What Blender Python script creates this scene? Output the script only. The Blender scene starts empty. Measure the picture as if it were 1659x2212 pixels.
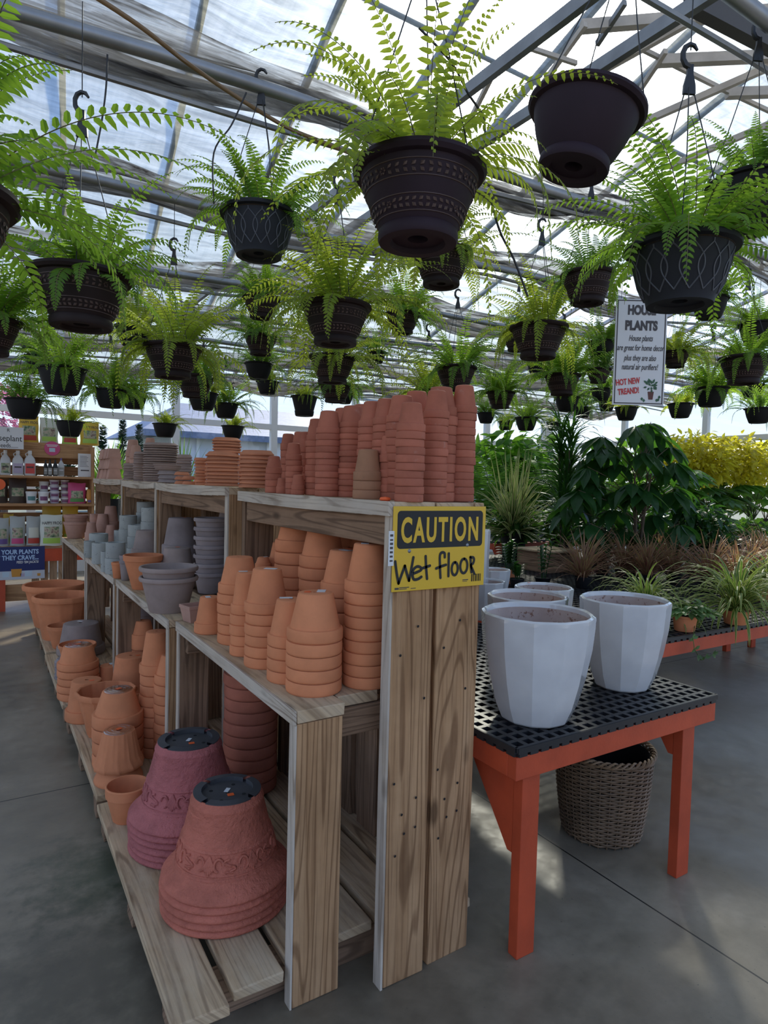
import bpy, math, random
from mathutils import Vector, Matrix
R_ = random.Random(7)
PI = math.pi
scene = bpy.context.scene
col = scene.collection
V = Vector
# ------------------------------------------------------------------ camera
F, IW, IH, CH = 1380.0, 1659, 2212, 1.5
yaw, pitch, roll = math.radians(32.2), math.radians(-2.57), math.radians(1.46)
_f0 = V((math.sin(yaw), math.cos(yaw), 0)); _r0 = V((math.cos(yaw), -math.sin(yaw), 0)); _u0 = V((0, 0, 1))
FWD = _f0 * math.cos(pitch) + _u0 * math.sin(pitch)
_u1 = -_f0 * math.sin(pitch) + _u0 * math.cos(pitch)
RGT = _r0 * math.cos(roll) + _u1 * math.sin(roll)
UPV = _u1 * math.cos(roll) - _r0 * math.sin(roll)
CAM = V((0, 0, CH))
cd = bpy.data.cameras.new('camera'); cam = bpy.data.objects.new('camera', cd); col.objects.link(cam)
m = Matrix((RGT, UPV, -FWD)).transposed().to_4x4(); m.translation = CAM
cam.matrix_world = m
cd.sensor_fit = 'HORIZONTAL'; cd.sensor_width = 36; cd.lens = 36 * F / IW; cd.clip_start = .02; cd.clip_end = 300
scene.camera = cam
def ray(px, py): return RGT * ((px - IW / 2) / F) + UPV * (-(py - IH / 2) / F) + FWD
def atZ(px, py, z): d = ray(px, py); return CAM + d * ((z - CH) / d.z)
def atY(px, py, y): d = ray(px, py); return CAM + d * (y / d.y)
def atX(px, py, x): d = ray(px, py); return CAM + d * (x / d.x)
def atD(px, py, dd): return CAM + ray(px, py) * dd
def depth(p): return (V(p) - CAM).dot(FWD)
def proj(p):
    v = V(p) - CAM; z = v.dot(FWD); return IW / 2 + F * v.dot(RGT) / z, IH / 2 - F * v.dot(UPV) / z
def zfor(x, y, py):
    lo, hi = -2.0, 8.0
    for _ in range(40):
        mid = (lo + hi) / 2
        if proj((x, y, mid))[1] > py: lo = mid
        else: hi = mid
    return (lo + hi) / 2
# ------------------------------------------------------------------ mesh builder
class MB:
    def __init__(s): s.v = []; s.f = []; s.uv = []; s.mi = []
    def face(s, idx, uv=None, mi=0):
        s.f.append(idx); s.uv.append(uv or [(0, 0)] * len(idx)); s.mi.append(mi)
    def quad(s, a, b, c, d, uv=None, mi=0):
        n = len(s.v); s.v += [a, b, c, d]; s.face((n, n + 1, n + 2, n + 3), uv, mi)
    def box(s, x0, x1, y0, y1, z0, z1, mi=0, ax=None, jit=0.0):
        # uv: u runs along the longest side so grain follows the board
        if x0 > x1: x0, x1 = x1, x0
        if y0 > y1: y0, y1 = y1, y0
        if z0 > z1: z0, z1 = z1, z0
        dims = (x1 - x0, y1 - y0, z1 - z0)
        if ax is None: ax = dims.index(max(dims))
        ou, ov = R_.random() * 30, R_.random() * 30
        n = len(s.v)
        P = [(x, y, z) for x in (x0, x1) for y in (y0, y1) for z in (z0, z1)]
        if jit: P = [tuple(c + R_.uniform(-jit, jit) for c in p) for p in P]
        s.v += P
        for q in ((0, 1, 3, 2), (4, 6, 7, 5), (0, 4, 5, 1), (2, 3, 7, 6), (0, 2, 6, 4), (1, 5, 7, 3)):
            uv = []
            for i in q:
                p = P[i]; o = [p[k] for k in range(3) if k != ax]
                uv.append((p[ax] + ou, o[0] + o[1] + ov))
            s.face(tuple(n + i for i in q), uv, mi)
    def obox(s, c, ax, ay, az, mi=0):
        # oriented box from centre and three half-axis vectors
        c, ax, ay, az = V(c), V(ax), V(ay), V(az); n = len(s.v)
        P = [c + ax * i + ay * j + az * k for i in (-1, 1) for j in (-1, 1) for k in (-1, 1)]
        s.v += [tuple(p) for p in P]; ou, ov = R_.random() * 30, R_.random() * 30
        L = max((ax, ay, az), key=lambda w: w.length)
        for q in ((0, 1, 3, 2), (4, 6, 7, 5), (0, 4, 5, 1), (2, 3, 7, 6), (0, 2, 6, 4), (1, 5, 7, 3)):
            uv = []
            for i in q:
                d = P[i] - c; u = d.dot(L.normalized()); w = sum(d.dot(b.normalized()) for b in (ax, ay, az) if b is not L)
                uv.append((u + ou, w + ov))
            s.face(tuple(n + i for i in q), uv, mi)
    def lathe(s, prof, n=32, c=(0, 0, 0), mi=0, a0=0, closed=True, fr=None, ph=0.0):
        base = len(s.v); k = len(prof)
        for j in range(n):
            a = 2 * PI * j / n + ph
            for i, (r, z) in enumerate(prof):
                rr = r if fr is None else fr(r, z, a)
                s.v.append((c[0] + rr * math.cos(a), c[1] + rr * math.sin(a), c[2] + z))
        for j in range(n):
            j2 = (j + 1) % n
            for i in range(k if closed else k - 1):
                i2 = (i + 1) % k
                s.face((base + j * k + i, base + j2 * k + i, base + j2 * k + i2, base + j * k + i2),
                       [(j / n, prof[i][1]), ((j + 1) / n, prof[i][1]), ((j + 1) / n, prof[i2][1]), (j / n, prof[i2][1])], mi)
    def disc(s, c, r, n=24, mi=0, up=True):
        b = len(s.v); s.v += [(c[0] + r * math.cos(2 * PI * j / n), c[1] + r * math.sin(2 * PI * j / n), c[2]) for j in range(n)]
        idx = tuple(b + j for j in range(n)); s.face(idx if up else idx[::-1], None, mi)
    def tube(s, pts, r, n=6, mi=0, closed=False, cap=True):
        pts = [V(p) for p in pts]; k = len(pts); b = len(s.v)
        rs = r if isinstance(r, (list, tuple)) else [r] * k
        t0 = (pts[1] - pts[0]).normalized()
        nx = t0.orthogonal().normalized()
        for i, p in enumerate(pts):
            if closed: t = pts[(i + 1) % k] - pts[i - 1]
            else: t = pts[min(i + 1, k - 1)] - pts[max(i - 1, 0)]
            if t.length < 1e-9: t = t0
            t = t.normalized(); nx = (nx - t * nx.dot(t))
            nx = nx.normalized() if nx.length > 1e-6 else t.orthogonal().normalized()
            ny = t.cross(nx)
            for j in range(n):
                a = 2 * PI * j / n; s.v.append(tuple(p + (nx * math.cos(a) + ny * math.sin(a)) * rs[i]))
        for i in range(k if closed else k - 1):
            i2 = (i + 1) % k
            for j in range(n):
                j2 = (j + 1) % n
                s.face((b + i * n + j, b + i * n + j2, b + i2 * n + j2, b + i2 * n + j), None, mi)
        if cap and not closed and n > 2:
            s.face(tuple(b + j for j in range(n))[::-1], None, mi); s.face(tuple(b + (k - 1) * n + j for j in range(n)), None, mi)
    def prism(s, poly, f0, f1, mi=0):
        # poly: list of 2-D points; f0,f1 map them to the two faces
        b = len(s.v); k = len(poly)
        s.v += [tuple(f0(*p)) for p in poly] + [tuple(f1(*p)) for p in poly]
        s.face(tuple(range(b, b + k))[::-1], None, mi); s.face(tuple(range(b + k, b + 2 * k)), None, mi)
        for i in range(k):
            j = (i + 1) % k; s.face((b + i, b + j, b + k + j, b + k + i), None, mi)
    def mesh(s, name, mats, smooth=None):
        me = bpy.data.meshes.new(name)
        me.from_pydata([tuple(p) for p in s.v], [], s.f)
        uvl = me.uv_layers.new(name='UVMap')
        flat = [c for f in s.uv for t in f for c in t]
        uvl.data.foreach_set('uv', flat)
        for mt in (mats if isinstance(mats, (list, tuple)) else [mats]): me.materials.append(mt)
        if any(s.mi): me.polygons.foreach_set('material_index', s.mi)
        if smooth is not None:
            me.polygons.foreach_set('use_smooth', [True] * len(me.polygons))
            if smooth < 179: me.set_sharp_from_angle(angle=math.radians(smooth))
        me.update(); return me
def link(name, me, parent=None, loc=None, rot=None, scl=None):
    o = bpy.data.objects.new(name, me); col.objects.link(o)
    if parent: o.parent = parent
    if loc is not None: o.location = loc
    if rot is not None: o.rotation_euler = rot
    if scl is not None: o.scale = scl
    return o
def build(name, mb, mat, parent=None, loc=None, smooth=None, bevel=0):
    o = link(name, mb.mesh(name, mat, smooth), parent, loc)
    if bevel:
        b = o.modifiers.new('Bevel', 'BEVEL'); b.width = bevel; b.segments = 2; b.limit_method = 'ANGLE'
    return o
def tag(o, label, cat, group=None, kind=None):
    o['label'] = label; o['category'] = cat
    if group: o['group'] = group
    if kind: o['kind'] = kind
    return o
def thing(name, label, cat, loc=(0, 0, 0), rz=0, group=None):
    o = bpy.data.objects.new(name, None); col.objects.link(o); o.location = loc; o.rotation_euler = (0, 0, rz)
    o.empty_display_size = .05
    return tag(o, label, cat, group)
def text(body, mat, parent, loc, size, rot=(PI / 2, 0, 0), sx=1.0, off=0.0, shear=0.0, align='CENTER', name='lettering', space=1.0, ext=.0004):
    c = bpy.data.curves.new(name, 'FONT'); c.body = body; c.size = size; c.align_x = align; c.align_y = 'BOTTOM_BASELINE'
    c.offset = off; c.shear = shear; c.extrude = ext; c.space_character = space; c.materials.append(mat); c.resolution_u = 4
    tmp = bpy.data.objects.new('tmp', c); me = bpy.data.meshes.new_from_object(tmp); bpy.data.objects.remove(tmp); bpy.data.curves.remove(c)
    me.name = name
    return link(name, me, parent, loc, rot, (sx, 1, 1))
# ------------------------------------------------------------------ materials
def newmat(name):
    mt = bpy.data.materials.new(name); mt.use_nodes = True; nt = mt.node_tree; nt.nodes.clear()
    out = nt.nodes.new('ShaderNodeOutputMaterial'); return mt, nt, out
def nd(nt, t, **kw):
    n = nt.nodes.new(t)
    for k, v in kw.items():
        if k in n.inputs: n.inputs[k].default_value = v
        else: setattr(n, k, v)
    return n
def c4(c): return (c[0], c[1], c[2], 1)
def ramp(nt, fac, stops):
    r = nt.nodes.new('ShaderNodeValToRGB'); e = r.color_ramp.elements
    while len(e) < len(stops): e.new(.5)
    for el, (p, c) in zip(e, stops): el.position = p; el.color = c4(c) if len(c) == 3 else c
    nt.links.new(fac, r.inputs[0]); return r.outputs[0]
def mixc(nt, fac, a, b, mode='MIX'):
    x = nt.nodes.new('ShaderNodeMix'); x.data_type = 'RGBA'; x.blend_type = mode
    for sock, val in ((x.inputs[0], fac), (x.inputs[6], a), (x.inputs[7], b)):
        if hasattr(val, 'links') or hasattr(val, 'is_output'): nt.links.new(val, sock)
        else: sock.default_value = val if isinstance(val, (int, float)) else c4(val)
    return x.outputs[2]
def coords(nt, kind='Object', scale=(1, 1, 1), rnd=True):
    tc = nt.nodes.new('ShaderNodeTexCoord'); mp = nt.nodes.new('ShaderNodeMapping'); mp.inputs['Scale'].default_value = scale
    nt.links.new(tc.outputs[kind], mp.inputs[0])
    if rnd:
        oi = nt.nodes.new('ShaderNodeObjectInfo'); mul = nd(nt, 'ShaderNodeMath', operation='MULTIPLY'); mul.inputs[1].default_value = 37.0
        nt.links.new(oi.outputs['Random'], mul.inputs[0]); nt.links.new(mul.outputs[0], mp.inputs['Location'])
    return mp.outputs[0]
def noise(nt, vec, scale, detail=4, rough=.55, dist=0):
    n = nd(nt, 'ShaderNodeTexNoise', Scale=scale, Detail=detail, Roughness=rough, Distortion=dist); nt.links.new(vec, n.inputs['Vector']); return n.outputs['Fac']
def bump(nt, h, strength, dist=.01):
    b = nd(nt, 'ShaderNodeBump', Strength=strength, Distance=dist); nt.links.new(h, b.inputs['Height']); return b.outputs[0]
def simple(name, c, rough=.5, spec=.5, metal=0, coat=0, emit=None, var=0.0, bmp=0, bscale=60):
    mt, nt, out = newmat(name); p = nd(nt, 'ShaderNodeBsdfPrincipled', Roughness=rough, Metallic=metal)
    p.inputs['Specular IOR Level'].default_value = spec; p.inputs['Coat Weight'].default_value = coat
    p.inputs['Base Color'].default_value = c4(c)
    if var or bmp:
        vec = coords(nt); nz = noise(nt, vec, bscale * .2 if not bmp else bscale)
        if var:
            n2 = noise(nt, vec, 7, 5); a = tuple(x * (1 - var) for x in c); b = tuple(min(1, x * (1 + var)) for x in c)
            nt.links.new(ramp(nt, n2, [(.3, a), (.7, b)]), p.inputs['Base Color'])
        if bmp: nt.links.new(bump(nt, nz, bmp, .004), p.inputs['Normal'])
    nt.links.new(p.outputs[0], out.inputs[0]); return mt
def terra(name, c, dark=.75, lime=0.0, spk=0.0, bmp=.15, rough=.85, orand=.10, bs=120, bd=.003):
    mt, nt, out = newmat(name); p = nd(nt, 'ShaderNodeBsdfPrincipled', Roughness=rough); p.inputs['Specular IOR Level'].default_value = .2
    vec = coords(nt); n1 = noise(nt, vec, 9, 5, .6)
    colr = ramp(nt, n1, [(.3, tuple(x * dark for x in c)), (.55, c), (.8, tuple(min(1, x * 1.12) for x in c))])
    oi = nt.nodes.new('ShaderNodeObjectInfo'); hs = nt.nodes.new('ShaderNodeHueSaturation')
    mr = nd(nt, 'ShaderNodeMapRange'); mr.inputs['To Min'].default_value = 1 - orand; mr.inputs['To Max'].default_value = 1 + orand
    nt.links.new(oi.outputs['Random'], mr.inputs['Value']); nt.links.new(mr.outputs[0], hs.inputs['Value']); nt.links.new(colr, hs.inputs['Color'])
    colr = hs.outputs[0]
    if lime:
        n2 = noise(nt, vec, 14, 6, .7); f = ramp(nt, n2, [(.62, (0, 0, 0)), (.8, (lime, lime, lime))])
        colr = mixc(nt, f, colr, (.62, .52, .47))
    if spk:
        vo = nd(nt, 'ShaderNodeTexVoronoi', Scale=70); nt.links.new(vec, vo.inputs['Vector'])
        n3 = noise(nt, vec, 25, 2); ad = nd(nt, 'ShaderNodeMath', operation='ADD'); nt.links.new(vo.outputs['Distance'], ad.inputs[0]); nt.links.new(n3, ad.inputs[1])
        f = ramp(nt, ad.outputs[0], [(.52, (1, 1, 1)), (.6, (0, 0, 0))]); colr = mixc(nt, f, colr, tuple(x * spk for x in c))
    nt.links.new(colr, p.inputs['Base Color'])
    nt.links.new(bump(nt, noise(nt, vec, bs, 5, .65), bmp, bd), p.inputs['Normal'])
    nt.links.new(p.outputs[0], out.inputs[0]); return mt
def wood(name, a, b, d, grain=1.0, grey=None):
    mt, nt, out = newmat(name); p = nd(nt, 'ShaderNodeBsdfPrincipled', Roughness=.8); p.inputs['Specular IOR Level'].default_value = .2
    uv = coords(nt, 'UV', (1, 1, 1), rnd=False)
    def mapped(sx, sy):
        mp = nt.nodes.new('ShaderNodeMapping'); mp.inputs['Scale'].default_value = (sx, sy, 1); nt.links.new(uv, mp.inputs[0]); return mp.outputs[0]
    fine = noise(nt, mapped(3, 90), 1.0, 5, .6, .3); med = noise(nt, mapped(1.1, 20), 1.0, 4, .55, .6)
    ring = noise(nt, mapped(.55, 8.5), 1.0, 1.5, .45, .25)
    k = nd(nt, 'ShaderNodeMath', operation='MULTIPLY'); k.inputs[1].default_value = 85; nt.links.new(ring, k.inputs[0])
    sn = nd(nt, 'ShaderNodeMath', operation='SINE'); nt.links.new(k.outputs[0], sn.inputs[0])
    cc = ramp(nt, med, [(.3, a), (.7, b)])
    cc = mixc(nt, ramp(nt, sn.outputs[0], [(.45, (0, 0, 0)), (.95, (.62 * grain,) * 3)]), cc, d)
    cc = mixc(nt, ramp(nt, fine, [(.30, (.55 * grain,) * 3), (.52, (0, 0, 0))]), cc, d)
    big = noise(nt, uv, 2.6, 5, .62)
    cc = mixc(nt, .6, cc, ramp(nt, big, [(.32, (.58, .55, .52)), (.6, (1.05, 1.05, 1.05))]), 'MULTIPLY')
    if grey:
        n4 = noise(nt, mapped(2.5, 9), 1, 5, .65); cc = mixc(nt, ramp(nt, n4, [(.4, (0, 0, 0)), (.65, (.8, .8, .8))]), cc, grey)
    vo = nd(nt, 'ShaderNodeTexVoronoi', Scale=1.0); nt.links.new(mapped(2.1, 6), vo.inputs['Vector'])
    kn = ramp(nt, vo.outputs['Distance'], [(.06, (.75, .75, .75)), (.12, (0, 0, 0))]); cc = mixc(nt, kn, cc, tuple(x * .45 for x in d))
    nt.links.new(cc, p.inputs['Base Color']); nt.links.new(bump(nt, fine, .35, .003), p.inputs['Normal'])
    nt.links.new(p.outputs[0], out.inputs[0]); return mt
def leafmat(name, c, tr, trans=.45, stripe=None, rough=.45, var=.25, spec=.35):
    mt, nt, out = newmat(name); p = nd(nt, 'ShaderNodeBsdfPrincipled', Roughness=rough); p.inputs['Specular IOR Level'].default_value = spec
    vec = coords(nt, 'Object', rnd=True); n1 = noise(nt, vec, 9, 3)
    ca = ramp(nt, n1, [(.3, tuple(x * (1 - var) for x in c)), (.7, tuple(x * (1 + var) for x in c))])
    ct = ramp(nt, n1, [(.3, tuple(x * (1 - var) for x in tr)), (.7, tuple(min(1, x * (1 + var)) for x in tr))])
    if stripe:
        tc = nt.nodes.new('ShaderNodeTexCoord'); sp = nt.nodes.new('ShaderNodeSeparateXYZ'); nt.links.new(tc.outputs['UV'], sp.inputs[0])
        f = ramp(nt, sp.outputs[0], stripe[1]); ca = mixc(nt, f, ca, stripe[0]); ct = mixc(nt, f, ct, stripe[0])
    nt.links.new(ca, p.inputs['Base Color']); t = nt.nodes.new('ShaderNodeBsdfTranslucent'); nt.links.new(ct, t.inputs['Color'])
    mx = nt.nodes.new('ShaderNodeMixShader'); mx.inputs[0].default_value = trans
    nt.links.new(p.outputs[0], mx.inputs[1]); nt.links.new(t.outputs[0], mx.inputs[2]); nt.links.new(mx.outputs[0], out.inputs[0]); return mt
M = {}
M['terra'] = terra('terracotta_orange', (.68, .25, .115), .86, orand=.06)
M['terra_red'] = terra('terracotta_red', (.44, .145, .09), .78, lime=.35, orand=.12)
M['terra_brown'] = terra('terracotta_ochre', (.40, .20, .115), .8)
M['terra_pink'] = terra('terracotta_pale', (.50, .29, .225), .85)
M['terra_sau'] = terra('terracotta_saucer', (.58, .225, .12), .85)
M['sau_grey'] = terra('saucer_grey_pink', (.34, .245, .215), .85)
M['basalt'] = terra('basalt_grey', (.31, .25, .24), .82)
M['basalt_br'] = terra('basalt_brown', (.34, .26, .23), .82)
M['cement'] = terra('speckled_cement', (.38, .385, .36), .85, spk=.35, bmp=.3)
M['bigred'] = terra('rough_red_clay', (.58, .175, .115), .72, bmp=1.0, orand=.0, bs=45, bd=.012)
M['bigpink'] = terra('rough_rose_clay', (.50, .155, .145), .75, bmp=1.0, orand=.0, bs=45, bd=.012)
M['basedark'] = simple('dark_base', (.055, .052, .055), .7, var=.3)
M['hole'] = simple('dark_hole', (.012, .010, .010), .9)
M['glaze'] = None
M['wood_tan'] = wood('pine_post', (.42, .23, .11), (.56, .335, .175), (.17, .08, .036))
M['wood_brown'] = wood('stained_plank', (.25, .15, .09), (.34, .21, .13), (.10, .058, .036))
M['wood_grey'] = wood('weathered_plank', (.48, .32, .18), (.66, .47, .29), (.21, .125, .07), grey=(.60, .46, .31))
M['wood_pale'] = wood('bleached_sidelit_plank', (.54, .44, .34), (.66, .56, .45), (.23, .16, .11), grey=(.56, .48, .40))  # bleached apron wood; on the edge strips its paleness also paints side light
M['wood_disp'] = wood('display_pine', (.46, .25, .12), (.56, .33, .17), (.28, .14, .07))
M['redpaint'] = simple('red_orange_paint', (.50, .068, .022), .5, var=.15, bmp=.15, bscale=90)
M['blackplastic'] = simple('black_plastic', (.018, .018, .020), .42)
M['potblack'] = simple('pot_black', (.012, .012, .014), .6, .2, var=.2)
M['potcharcoal'] = simple('pot_charcoal', (.020, .022, .029), .6, .22, var=.15)
M['potbrown'] = simple('pot_dark_brown', (.020, .012, .012), .6, .2, var=.25)
M['bandbrown'] = simple('relief_bronze', (.085, .048, .040), .5)
M['potflaretint'] = simple('pot_black_flare_tint', (.028, .016, .024), .6, .2, var=.15)  # purple lens flare over a dark pot, put into its colour
M['latrelief'] = simple('relief_charcoal', (.085, .09, .11), .5)
M['wire'] = simple('hanger_wire', (.02, .02, .022), .5)
M['steel'] = simple('galvanised_steel', (.30, .31, .33), .45, metal=.75, var=.2)
M['steel2'] = simple('grey_bar', (.52, .49, .47), .6, var=.15)
M['steeldark'] = simple('dark_steel', (.09, .085, .09), .5, metal=.5)
M['hose'] = simple('brown_hose', (.23, .14, .07), .5)
M['soil'] = simple('potting_soil', (.025, .016, .010), .95, var=.4, bmp=.8, bscale=80)
M['yellow'] = simple('sign_yellow', (.72, .44, .025), .45)
M['ink'] = simple('black_ink', (.012, .012, .013), .6)
M['white'] = simple('white_paint', (.78, .78, .78), .5)
M['signwhite'] = simple('sign_white', (.70, .70, .71), .5)
M['red'] = simple('red_print', (.55, .03, .03), .5)
M['greyink'] = simple('dark_grey_print', (.06, .05, .05), .5)
M['orange'] = simple('orange_sticker', (.85, .13, .03), .5)
M['sticker'] = simple('white_sticker', (.72, .72, .72), .45)
M['fern'] = leafmat('fern_green', (.075, .18, .022), (.34, .56, .045), .50)
M['fern_y'] = leafmat('fern_yellow_green', (.13, .23, .025), (.52, .62, .06), .52)
M['fern_d'] = leafmat('fern_deep_green', (.055, .15, .026), (.28, .50, .05), .48)
M['fernstem'] = simple('fern_stem', (.14, .13, .035), .6)
M['clear'] = None
def clear(name, tint=(.95, .95, .95), gl=.12, rough=.05):
    mt, nt, out = newmat(name); t = nt.nodes.new('ShaderNodeBsdfTransparent'); t.inputs[0].default_value = c4(tint)
    g = nd(nt, 'ShaderNodeBsdfGlossy', Roughness=rough); lw = nd(nt, 'ShaderNodeLayerWeight', Blend=.25)
    mx = nt.nodes.new('ShaderNodeMixShader'); ml = nd(nt, 'ShaderNodeMath', operation='MULTIPLY_ADD'); ml.inputs[1].default_value = .6; ml.inputs[2].default_value = gl * .3
    nt.links.new(lw.outputs['Facing'], ml.inputs[0]); nt.links.new(ml.outputs[0], mx.inputs[0])
    nt.links.new(t.outputs[0], mx.inputs[1]); nt.links.new(g.outputs[0], mx.inputs[2]); nt.links.new(mx.outputs[0], out.inputs[0]); return mt
M['clear'] = clear('clear_plastic'); M['pane'] = clear('wall_glazing', (.93, .95, .96), .05, .02)
def glaze():
    mt, nt, out = newmat('white_glaze'); p = nd(nt, 'ShaderNodeBsdfPrincipled', Roughness=.09); vec = coords(nt)
    p.inputs['Coat Weight'].default_value = .8; p.inputs['Coat Roughness'].default_value = .08
    nt.links.new(ramp(nt, noise(nt, vec, 6, 4), [(.3, (.56, .55, .55)), (.7, (.68, .67, .66))]), p.inputs['Base Color'])
    nt.links.new(p.outputs[0], out.inputs[0]); return mt
M['glaze'] = glaze()
def inner():
    mt, nt, out = newmat('unglazed_inside'); p = nd(nt, 'ShaderNodeBsdfPrincipled', Roughness=.8); vec = coords(nt)
    c = ramp(nt, noise(nt, vec, 5, 4), [(.3, (.42, .30, .25)), (.7, (.62, .50, .44))])
    n2 = noise(nt, vec, 55, 3, .7); c = mixc(nt, ramp(nt, n2, [(.58, (0, 0, 0)), (.64, (.8, .8, .8))]), c, (.22, .09, .05))
    nt.links.new(c, p.inputs['Base Color']); nt.links.new(p.outputs[0], out.inputs[0]); return mt
M['inner'] = inner()
EXPOSURE = 0.52
# ------------------------------------------------------------------ world, sun
SUN = ray(1130, 95).normalized()
w = bpy.data.worlds.new('sky'); scene.world = w; w.use_nodes = True; nt = w.node_tree; nt.nodes.clear()
out = nt.nodes.new('ShaderNodeOutputWorld'); bg = nt.nodes.new('ShaderNodeBackground')
tc = nt.nodes.new('ShaderNodeTexCoord')
sep = nt.nodes.new('ShaderNodeSeparateXYZ'); nt.links.new(tc.outputs['Generated'], sep.inputs[0])
hz = nd(nt, 'ShaderNodeMath', operation='MULTIPLY_ADD'); hz.inputs[1].default_value = .5; hz.inputs[2].default_value = .5; nt.links.new(sep.outputs[2], hz.inputs[0])
base = ramp(nt, hz.outputs[0], [(0, (.40, .35, .27)), (.485, (.50, .45, .36)), (.505, (.84, .87, .92)), (.58, (.50, .70, 1.0)), (.725, (.25, .45, .92)), (.95, (.20, .36, .76))])
dt = nd(nt, 'ShaderNodeVectorMath', operation='DOT_PRODUCT'); dt.inputs[1].default_value = SUN
nt.links.new(tc.outputs['Generated'], dt.inputs[0])
cl = nd(nt, 'ShaderNodeMath', operation='MAXIMUM'); cl.inputs[1].default_value = 0; nt.links.new(dt.outputs['Value'], cl.inputs[0])
def powr(e, k):
    a = nd(nt, 'ShaderNodeMath', operation='POWER'); a.inputs[1].default_value = e; nt.links.new(cl.outputs[0], a.inputs[0])
    b = nd(nt, 'ShaderNodeMath', operation='MULTIPLY'); b.inputs[1].default_value = k; nt.links.new(a.outputs[0], b.inputs[0]); return b.outputs[0]
g1 = powr(160, 22.0); g2 = powr(30, 3.4); g3 = powr(5, .28)
s1 = nd(nt, 'ShaderNodeMath', operation='ADD'); nt.links.new(g1, s1.inputs[0]); nt.links.new(g2, s1.inputs[1])
s2 = nd(nt, 'ShaderNodeMath', operation='ADD'); nt.links.new(s1.outputs[0], s2.inputs[0]); nt.links.new(g3, s2.inputs[1])
cm = nd(nt, 'ShaderNodeVectorMath', operation='SCALE'); cm.inputs[0].default_value = (1.0, .95, .86); nt.links.new(s2.outputs[0], cm.inputs['Scale'])
ad = nd(nt, 'ShaderNodeVectorMath', operation='ADD'); nt.links.new(base, ad.inputs[0]); nt.links.new(cm.outputs[0], ad.inputs[1])
nt.links.new(ad.outputs[0], bg.inputs[0]); bg.inputs[1].default_value = 1.0; nt.links.new(bg.outputs[0], out.inputs[0])
sd = bpy.data.lights.new('sun', 'SUN'); sun = bpy.data.objects.new('sun', sd); col.objects.link(sun)
sd.energy = 4.2; sd.angle = math.radians(5); sd.color = (1.0, .905, .74)
sun.rotation_euler = SUN.to_track_quat('Z', 'Y').to_euler()
# ------------------------------------------------------------------ floor
mt, nt, out = newmat('concrete_floor'); p = nd(nt, 'ShaderNodeBsdfPrincipled', Roughness=.5); p.inputs['Specular IOR Level'].default_value = .5
vec = coords(nt, 'Object', rnd=False)
n1 = noise(nt, vec, 1.1, 6, .62, .4); n2 = noise(nt, vec, 9, 5, .65); n3 = noise(nt, vec, 60, 3, .6)
c = ramp(nt, n1, [(.30, (.135, .107, .074)), (.5, (.228, .186, .130)), (.72, (.345, .288, .212))])
c = mixc(nt, .5, c, ramp(nt, n2, [(.3, (.55, .55, .55)), (.7, (1.25, 1.25, 1.25))]), 'MULTIPLY')
c = mixc(nt, ramp(nt, n3, [(.68, (0, 0, 0)), (.74, (.6, .6, .6))]), c, (.06, .055, .05))
# damp, mossy patch in front of the platform
sp = nt.nodes.new('ShaderNodeSeparateXYZ'); nt.links.new(vec, sp.inputs[0])
def mth(op, a, b=None):
    x = nd(nt, 'ShaderNodeMath', operation=op)
    for i, q in enumerate((a, b)):
        if q is None: continue
        if isinstance(q, (int, float)): x.inputs[i].default_value = q
        else: nt.links.new(q, x.inputs[i])
    return x.outputs[0]
dist = nd(nt, 'ShaderNodeVectorMath', operation='DISTANCE'); nt.links.new(vec, dist.inputs[0]); dist.inputs[1].default_value = (.26, 2.05, 0)
ms = mth('ADD', dist.outputs['Value'], mth('MULTIPLY', mth('SUBTRACT', n2, .5), .9))
c = mixc(nt, ramp(nt, ms, [(.10, (.5, .5, .5)), (.45, (0, 0, 0))]), c, (.06, .052, .038))
d2 = nd(nt, 'ShaderNodeVectorMath', operation='DISTANCE'); nt.links.new(vec, d2.inputs[0]); d2.inputs[1].default_value = (.41, 2.55, 0)
ms2 = mth('ADD', d2.outputs['Value'], mth('MULTIPLY', mth('SUBTRACT', n2, .5), .7))
c = mixc(nt, ramp(nt, ms2, [(.05, (.7, .7, .7)), (.33, (0, 0, 0))]), c, (.035, .055, .025))
# pale dust, plus brighter light painted into the slab, in the aisle by the benches
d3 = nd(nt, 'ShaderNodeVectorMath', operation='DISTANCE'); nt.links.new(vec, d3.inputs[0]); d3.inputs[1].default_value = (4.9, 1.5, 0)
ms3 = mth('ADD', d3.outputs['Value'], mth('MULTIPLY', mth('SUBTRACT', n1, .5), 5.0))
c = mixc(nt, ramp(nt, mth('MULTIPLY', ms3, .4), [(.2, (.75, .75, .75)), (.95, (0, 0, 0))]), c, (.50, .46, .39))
# sawn joints of the slab
jl = None
for ax, v0 in ((0, 2.035), (0, -1.62), (0, 5.7), (1, 3.335), (1, -.3), (1, 7.0)):
    a = mth('ABSOLUTE', mth('SUBTRACT', sp.outputs[ax], v0)); l = mth('LESS_THAN', a, .0035)
    jl = l if jl is None else mth('MAXIMUM', jl, l)
c = mixc(nt, jl, c, (.012, .011, .010))
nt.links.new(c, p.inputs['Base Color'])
nt.links.new(ramp(nt, n2, [(.3, (.30, .30, .30)), (.7, (.52, .52, .52))]), p.inputs['Roughness'])
nt.links.new(bump(nt, n2, .12, .01), p.inputs['Normal']); nt.links.new(p.outputs[0], out.inputs[0])
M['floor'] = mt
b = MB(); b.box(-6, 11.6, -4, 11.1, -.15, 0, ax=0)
tag(build('floor', b, mt), 'grey concrete greenhouse floor with sawn joints and damp stains', 'floor', kind='structure')
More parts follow.
